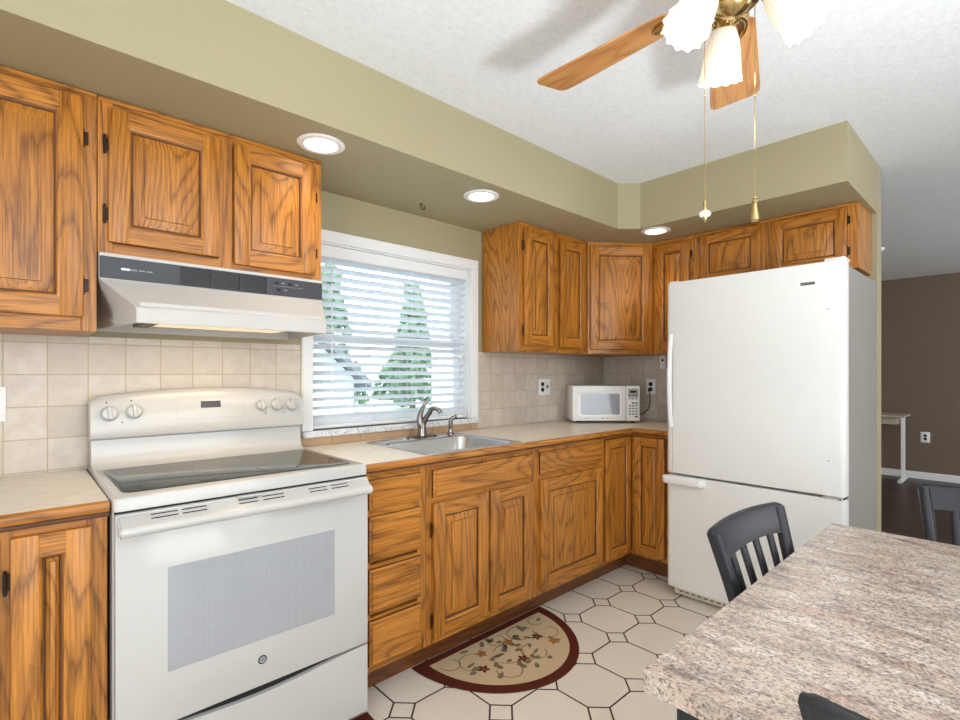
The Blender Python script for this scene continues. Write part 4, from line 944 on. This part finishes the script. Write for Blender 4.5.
def chain(name, px_off, depth_off, zbot, kind):
    o = Rv * px_off + Fv * depth_off
    bm = BM(); n = 84; z0 = -.03
    add_tube(bm, [(o.x * .82, o.y * .82, z0 + .004), (o.x, o.y, z0)], .002, 6)
    for i in range(n):
        z_ = z0 + (zbot - z0) * i / n; t = bmesh.new(); bmesh.ops.create_icosphere(t, subdivisions=1, radius=.0017); merge(bm, t, 0, Matrix.Translation((o.x, o.y, z_)))
    add_tube(bm, [(o.x, o.y, z0), (o.x, o.y, zbot)], .0006, 5)
    t = bmesh.new(); bmesh.ops.create_icosphere(t, subdivisions=2, radius=.0032); merge(bm, t, 0, Matrix.Translation((o.x, o.y, z0 - .22)))
    ch = obj('pull_chain', bm, M['brass'], fan)
    bm = BM(); mt = Matrix.Translation((o.x, o.y, zbot))
    if kind:
        add_lathe(bm, [(.001, .004), (.003, .002), (.004, -.004), (.0028, -.009), (.005, -.018), (.0055, -.022)], 16, 0, mt)
        add_lathe(bm, [(.0055, -.020), (.011, -.023), (.0135, -.028), (.011, -.033), (.005, -.035)], 20, 1, mt)
        add_lathe(bm, [(.0055, -.034), (.005, -.038), (.003, -.041), (.0045, -.044), (.001, -.048)], 16, 0, mt)
        obj('finial', bm, [M['brass'], M['ceramic']], ch)
    else:
        add_lathe(bm, [(.001, .002), (.0055, 0), (.006, -.003), (.0035, -.006), (.0065, -.008), (.0065, -.012), (.0045, -.014), (.006, -.026), (.0095, -.048), (.010, -.053), (.008, -.055), (.001, -.054)], 20, 0, mt); obj('finial', bm, M['brass'], ch)
chain('pull_chain', -.064, 0.0, -.496, True); chain('pull_chain', .052, 0.0, -.485, False)

# ------------------------------------------------------------------ dining table and chairs
TX0, TX1, TY1, TY0, TZ = .787, 2.03, -1.856, -2.80, .750
tb = thing('dining_table', 'dining table with speckled brown granite-look top on black legs', 'table', ((TX0 + TX1) / 2, (TY0 + TY1) / 2, 0))
cx_, cy_ = (TX0 + TX1) / 2, (TY0 + TY1) / 2; hx, hy = (TX1 - TX0) / 2, (TY1 - TY0) / 2
boxobj('tabletop', M['granite'], tb, -hx, hx, -hy, hy, .713, .750, bev=.001)
bm = BM(); ax, ay = hx - .10, hy - .10
add_box(bm, -ax, ax, ay - .02, ay, .63, .711, .002); add_box(bm, -ax, ax, -ay, -ay + .02, .63, .711, .002); add_box(bm, -ax, -ax + .02, -ay + .02, ay - .02, .63, .711, .002); add_box(bm, ax - .02, ax, -ay + .02, ay - .02, .63, .711, .002)
obj('apron', bm, M['black'], tb)
for sx_ in (-1, 1):
    for sy_ in (-1, 1):
        bm = BM(); lx, ly = sx_ * (hx - .075), sy_ * (hy - .075); rs = []
        loft(bm, [[(lx + dx * w_, ly + dy * w_, z_) for dx, dy in ((-1, -1), (1, -1), (1, 1), (-1, 1))] for w_, z_ in ((.022, 0), (.034, .60), (.034, .711))]); obj('leg', bm, M['black'], tb)

CW, CT = .448, .860          # back width, back height
def make_chair():
    """origin on the floor under the back; sitter looks towards +y"""
    c = thing('dining_chair', '', 'chair')
    def lean(z): return -.105 * ((z - .44) / .44) ** 1.15 if z > .44 else 0
    hw_ = CW / 2
    for s_ in (-1, 1):     # back post + rear leg in one
        bm = BM(); lps = []
        for z_ in (0, .2, .40, .46, .55, .65, .75, .82, .852):
            y_ = lean(z_) - (.05 * (1 - z_ / .44) ** 1.3 if z_ < .44 else 0); w_ = .017 if z_ < .8 else .015; d_ = .019 if z_ < .6 else .016
            x_ = s_ * (hw_ - .017 - (.056 * (.865 - z_) / .425 if z_ > .44 else .056))
            lps.append([(x_ + a * w_, y_ + b2 * d_, z_) for a, b2 in ((-1, -.5), (-.5, -1), (.5, -1), (1, -.5), (1, .5), (.5, 1), (-.5, 1), (-1, .5))])
        rs = loft(bm, lps); bm.faces.new(rs[0][::-1]); obj('leg', bm, M['black'], c, 50)
    # crest rail, bowed backwards and arched
    bm = BM(); n = 22; secs = []
    for i in range(n + 1):
        u = i / n * 2 - 1; x_ = u * hw_; bow = -.022 * (1 - u * u); zt_ = CT + .004 * (1 - u * u) - (.006 * max(0, (abs(u) - .95) / .05) ** 2); zb_ = CT - .082 + .010 * (1 - u * u)
        if abs(u) > .80: zb_ -= .04 * ((abs(u) - .80) / .20) ** 2
        yt = lean(zt_) + bow; yb = lean(zb_) + bow * .9
        hb = u * (hw_ - .056 * (.865 - zb_) / .425)
        secs.append([(hb, yb + .011, zb_), (hb, yb - .011, zb_), (x_, yt - .011, zt_ - .006), (x_, yt - .005, zt_), (x_, yt + .005, zt_), (x_, yt + .011, zt_ - .006)])
    rs = [[bm.verts.new(p) for p in s_] for s_ in secs]
    for i in range(n):
        for k in range(6): bm.faces.new((rs[i][k], rs[i + 1][k], rs[i + 1][(k + 1) % 6], rs[i][(k + 1) % 6]))
    bm.faces.new(rs[0]); bm.faces.new(rs[-1][::-1]); bmesh.ops.recalc_face_normals(bm, faces=bm.faces[:]); obj('crest_rail', bm, M['black'], c, 50)
    for i in range(4):
        u = (-.6, -.2, .2, .6)[i]; bow = -.022 * (1 - u * u); bm = BM(); lps = []
        for z_ in (.45, .52, .6, .68, .75, .81):
            k_ = (z_ - .45) / .36; x_ = u * (hw_ - .012 - .045 * (1 - k_)); y_ = lean(z_) + bow * k_ * .95; lps.append([(x_ + a * .0125, y_ + b2 * .0075, z_) for a, b2 in ((-1, -.4), (-.6, -1), (.6, -1), (1, -.4), (1, .4), (.6, 1), (-.6, 1), (-1, .4))])
        rs = loft(bm, lps); bm.faces.new(rs[0][::-1]); obj('back_slat', bm, M['black'], c, 50)
    bm = BM(); loft(bm, [[(x_, y_ + .205, z_) for x_, y_ in rrect(-.205 + i, .205 - i, -.18 + i, .190 - i, .03)] for i, z_ in ((.006, .432), (0, .440), (0, .456), (.01, .464), (.06, .460))]); 
    bm.faces.new([bm.verts.new((x_, y_ + .205, .432)) for x_, y_ in rrect(-.199, .199, -.174, .184, .03)][::-1]); obj('seat', bm, M['black'], c, 50)
    bm = BM(); add_box(bm, -.165, .165, .355, .375, .37, .431, .002); add_box(bm, -.18, -.16, .02, .355, .37, .431, .002); add_box(bm, .16, .18, .02, .355, .37, .431, .002); add_box(bm, -.165, .165, .0, .02, .38, .431, .002); obj('seat_frame', bm, M['black'], c)
    for s_ in (-1, 1):
        bm = BM(); rs = loft(bm, [[(s_ * .178 + a * w_, .365 + b2 * w_, z_) for a, b2 in ((-1, -1), (1, -1), (1, 1), (-1, 1))] for w_, z_ in ((.013, 0), (.019, .431))]); bm.faces.new(rs[0][::-1]); obj('leg', bm, M['black'], c)
    bm = BM(); add_box(bm, -.183, -.171, -.01, .355, .18, .20, .003); add_box(bm, .171, .183, -.01, .355, .18, .20, .003); add_box(bm, -.172, .172, .19, .205, .183, .197, .003); obj('stretcher', bm, M['black'], c)
    return c
chairs = 'black slat-back dining chairs around the table'
c1 = make_chair(); c1['group'] = chairs
c1['label'] = 'black slat-back chair on the long side of the table, in front of the fridge'
c1.location = (1.505, -1.872, 0); c1.rotation_euler = (0, 0, PI + math.radians(-3))
c2 = copy_tree(c1); c2['label'] = 'black slat-back chair at the far end of the table, against the dark wood floor'
c2.location = (2.279, -2.264, 0); c2.rotation_euler = (0, 0, PI / 2)
c3 = copy_tree(c1); c3['label'] = 'black chair at the near end of the table, only its top corner showing'
c3.location = (.822, -2.333, 0); c3.rotation_euler = (0, 0, -PI / 2)

# ------------------------------------------------------------------ half-moon rugs
def make_rug(label, W_, D_, loc):
    """straight side along +y edge"""
    r = thing('half_moon_rug', label, 'rug', loc, 0, 'half-moon rugs')
    def arc(w, d, n=48, y0=0): return [(-w * math.cos(PI * i / n), y0 - d * math.sin(PI * i / n)) for i in range(n + 1)]
    bm = BM(); o = arc(W_ / 2, D_); inn = arc(W_ / 2 - .062, D_ - .088, y0=-.045)
    t = bmesh.new(); add_prism(bm, o, 0.0005, .007, 0, .002); obj('border', bm, M['rugborder'], r)
    bm = BM(); add_prism(bm, inn, .0072, .0092, 0)
    zt_ = .0094
    def flat(poly, mi):
        f = bm.faces.new([bm.verts.new((x, y, zt_ + mi * .00008)) for x, y in poly]); f.material_index = mi
        if f.normal.z < 0: f.normal_flip()
    def vine(cx, cy, rr, a0, a1, mi=1, w=.0022, spiral=0):
        n = 16; L1 = []; L2 = []
        for i in range(n + 1):
            a = a0 + (a1 - a0) * i / n; q = rr * (1 - spiral * i / n); L1.append((cx + (q + w) * math.cos(a), cy + (q + w) * math.sin(a))); L2.append((cx + (q - w) * math.cos(a), cy + (q - w) * math.sin(a)))
        for i in range(n):
            f = bm.faces.new([bm.verts.new((x, y, zt_)) for x, y in (L1[i], L1[i + 1], L2[i + 1], L2[i])]); f.material_index = mi
            f.normal_update()
            if f.normal.z < 0: f.normal_flip()
    def leaf(cx, cy, l, w, a, mi=2):
        pts = []
        for i in range(10):
            u = 2 * PI * i / 10; x = l * math.cos(u); y = w * math.sin(u) * (1 - .4 * math.cos(u)); pts.append((cx + x * math.cos(a) - y * math.sin(a), cy + x * math.sin(a) + y * math.cos(a)))
        flat(pts, mi)
    rd = random.Random(5)
    for cx, cy, rr, a0, a1, sp in ((-.20, -.16, .075, .4, 5.2, .3), (-.04, -.20, .085, 3.5, 8.6, .3), (.12, -.13, .075, 0, 4.6, .35), (.06, -.28, .07, 1, 6, .3), (.24, -.20, .07, 2.2, 7, .4), (-.12, -.30, .06, 2.5, 6.6, .2), (-.28, -.10, .05, 3, 7, .3), (.27, -.10, .045, 1, 5, .3), (0, -.09, .05, 3, 7, .2)):
        vine(cx, cy, rr, a0, a1, 1, .0026, sp)
    for i in range(44):
        for _ in range(20):
            x = rd.uniform(-W_ / 2 + .1, W_ / 2 - .1); y = rd.uniform(-D_ + .08, -.06)
            if (x / (W_ / 2 - .09)) ** 2 + ((y + .045) / (D_ - .12)) ** 2 < .85: break
        leaf(x, y, rd.uniform(.014, .025), rd.uniform(.008, .013), rd.uniform(0, PI), 2)
    for cx, cy in ((-.13, -.13), (.19, -.28), (.03, -.14)):
        for k in range(5): a = k * 1.256; leaf(cx + .016 * math.cos(a), cy + .016 * math.sin(a), .013, .008, a, 4)
        leaf(cx, cy, .010, .008, 0, 2)
    for cx, cy in ((-.02, -.28), (.16, -.20), (-.20, -.22)):
        for k in range(5): a = k * 1.256 + .4; leaf(cx + .017 * math.cos(a), cy + .017 * math.sin(a), .012, .008, a, 3)
        leaf(cx, cy, .009, .009, 0, 2)
    obj('patterned_field', bm, [M['rugfield'], M['rugvine'], M['rugleaf'], M['rugred'], M['ruggold']], r, smooth=False)
    return r
make_rug('half-moon rug with beige floral centre and dark red border below the sink', .83, .475, (1.65, -.527, 0))
make_rug('half-moon rug in front of the stove with only its dark red edge showing', .80, .44, (.555, -.645, 0))

# ------------------------------------------------------------------ living room beyond
dk = thing('writing_desk', 'narrow pale desk with T-shaped leg against the brown wall', 'desk', (7.62, -1.0, 0))
boxobj('desktop', M['desk'], dk, -.22, .25, -.375, .75, .75, .772, bev=.003)
boxobj('drawer_box', M['desk'], dk, -.15, .20, -.30, .70, .665, .749, bev=.003)
for yy in (-.335, .70):
    bm = BM(); add_box(bm, -.02, .03, yy - .018, yy + .018, .03, .749, .003); add_box(bm, -.24, .24, yy - .022, yy + .022, 0.003, .032, .004); obj('leg', bm, M['trimwhite'], dk)
bm = BM(); add_lathe(bm, [(.001, -.035), (.045, -.033), (.062, -.02), (.065, 0), (.001, 0)], 30); sd = obj('smoke_detector', bm, M['trimwhite']); sd.location = (5.84, -1.365, CEIL); tag(sd, 'round white smoke detector on the living room ceiling beside the partition', 'smoke detector')

# ------------------------------------------------------------------ outdoors seen through the blinds
bm = BM(); add_box(bm, -30, 60, .3, 80, -.9, -.6); struct('ground', bm, M['grass'])
nb = thing('neighbour_house', 'pale blue neighbouring house with grey gable roof outside the window', 'house', (2.9, 8.0, -.6))
bm = BM(); add_box(bm, -2.7, 2.7, 0, 5, 0, 1.75); add_prism_y(bm, [(-2.7, 1.75), (2.7, 1.75), (0, 4.2)], 0, 5); obj('wall', bm, M['sidingblue'], nb)
bm = BM(); add_prism_y(bm, [(-3.0, 1.52), (0, 4.22), (3.0, 1.52), (3.0, 1.68), (0, 4.4), (-3.0, 1.68)], -.3, 5.2); obj('roof', bm, M['roofgrey'], nb)
for x_ in (.4, 1.7): boxobj('window', M['vinyl'], nb, x_, x_ + .6, -.03, .01, .6, 1.4)
sh_ = thing('garden_shed', 'white clapboard outbuilding outside the right half of the window', 'shed', (5.3, 2.6, -.6))
bm = BM(); add_box(bm, 0, 3, 0, 2.1, 0, 4.6); obj('wall', bm, M['sidingwhite'], sh_)
bm = BM(); add_prism_y(bm, [(-.2, 4.6), (3.2, 4.6), (1.5, 5.6)], -.2, 2.3); obj('roof', bm, M['roofgrey'], sh_)
def tree(label, x, y, h_, r, seed, n=420):
    t_ = thing('garden_tree', label, 'tree', (x, y, -.6), 0, 'trees outside the window')
    bm = BM(); add_tube(bm, [(0, 0, 0), (.05, 0, h_ * .4), (0, .05, h_ * .75)], [.16, .12, .05], 8); obj('trunk', bm, M['bark'], t_)
    rd = random.Random(seed); bm = BM()
    for i in range(n):
        u = rd.random(); zz = h_ * (.04 + .96 * u); rr = r * (1 - u) ** .7 * math.sqrt(rd.random()) + .1; a = rd.uniform(0, 2 * PI)
        p = Vector((rr * math.cos(a), rr * math.sin(a), zz)); t = bmesh.new(); bmesh.ops.create_icosphere(t, subdivisions=1, radius=rd.uniform(.12, .28))
        for v in t.verts: v.co *= rd.uniform(.7, 1.25)
        merge(bm, t, 0, Matrix.Translation(p))
    obj('foliage', bm, M['leaf'], t_, smooth=False)
tree('tall dark conifer outside the left half of the window', 10.9, 20, 6.9, 1.5, 3)
tree('narrow conifer outside the middle of the window', 15.6, 20, 6.7, 1.4, 4)
tree('broad low tree behind the gable of the pale blue house', 15.6, 29, 3.5, 2.2, 5)
tree('low bushy tree between the two conifers, farthest away', 20.6, 29, 3.4, 2.0, 6)
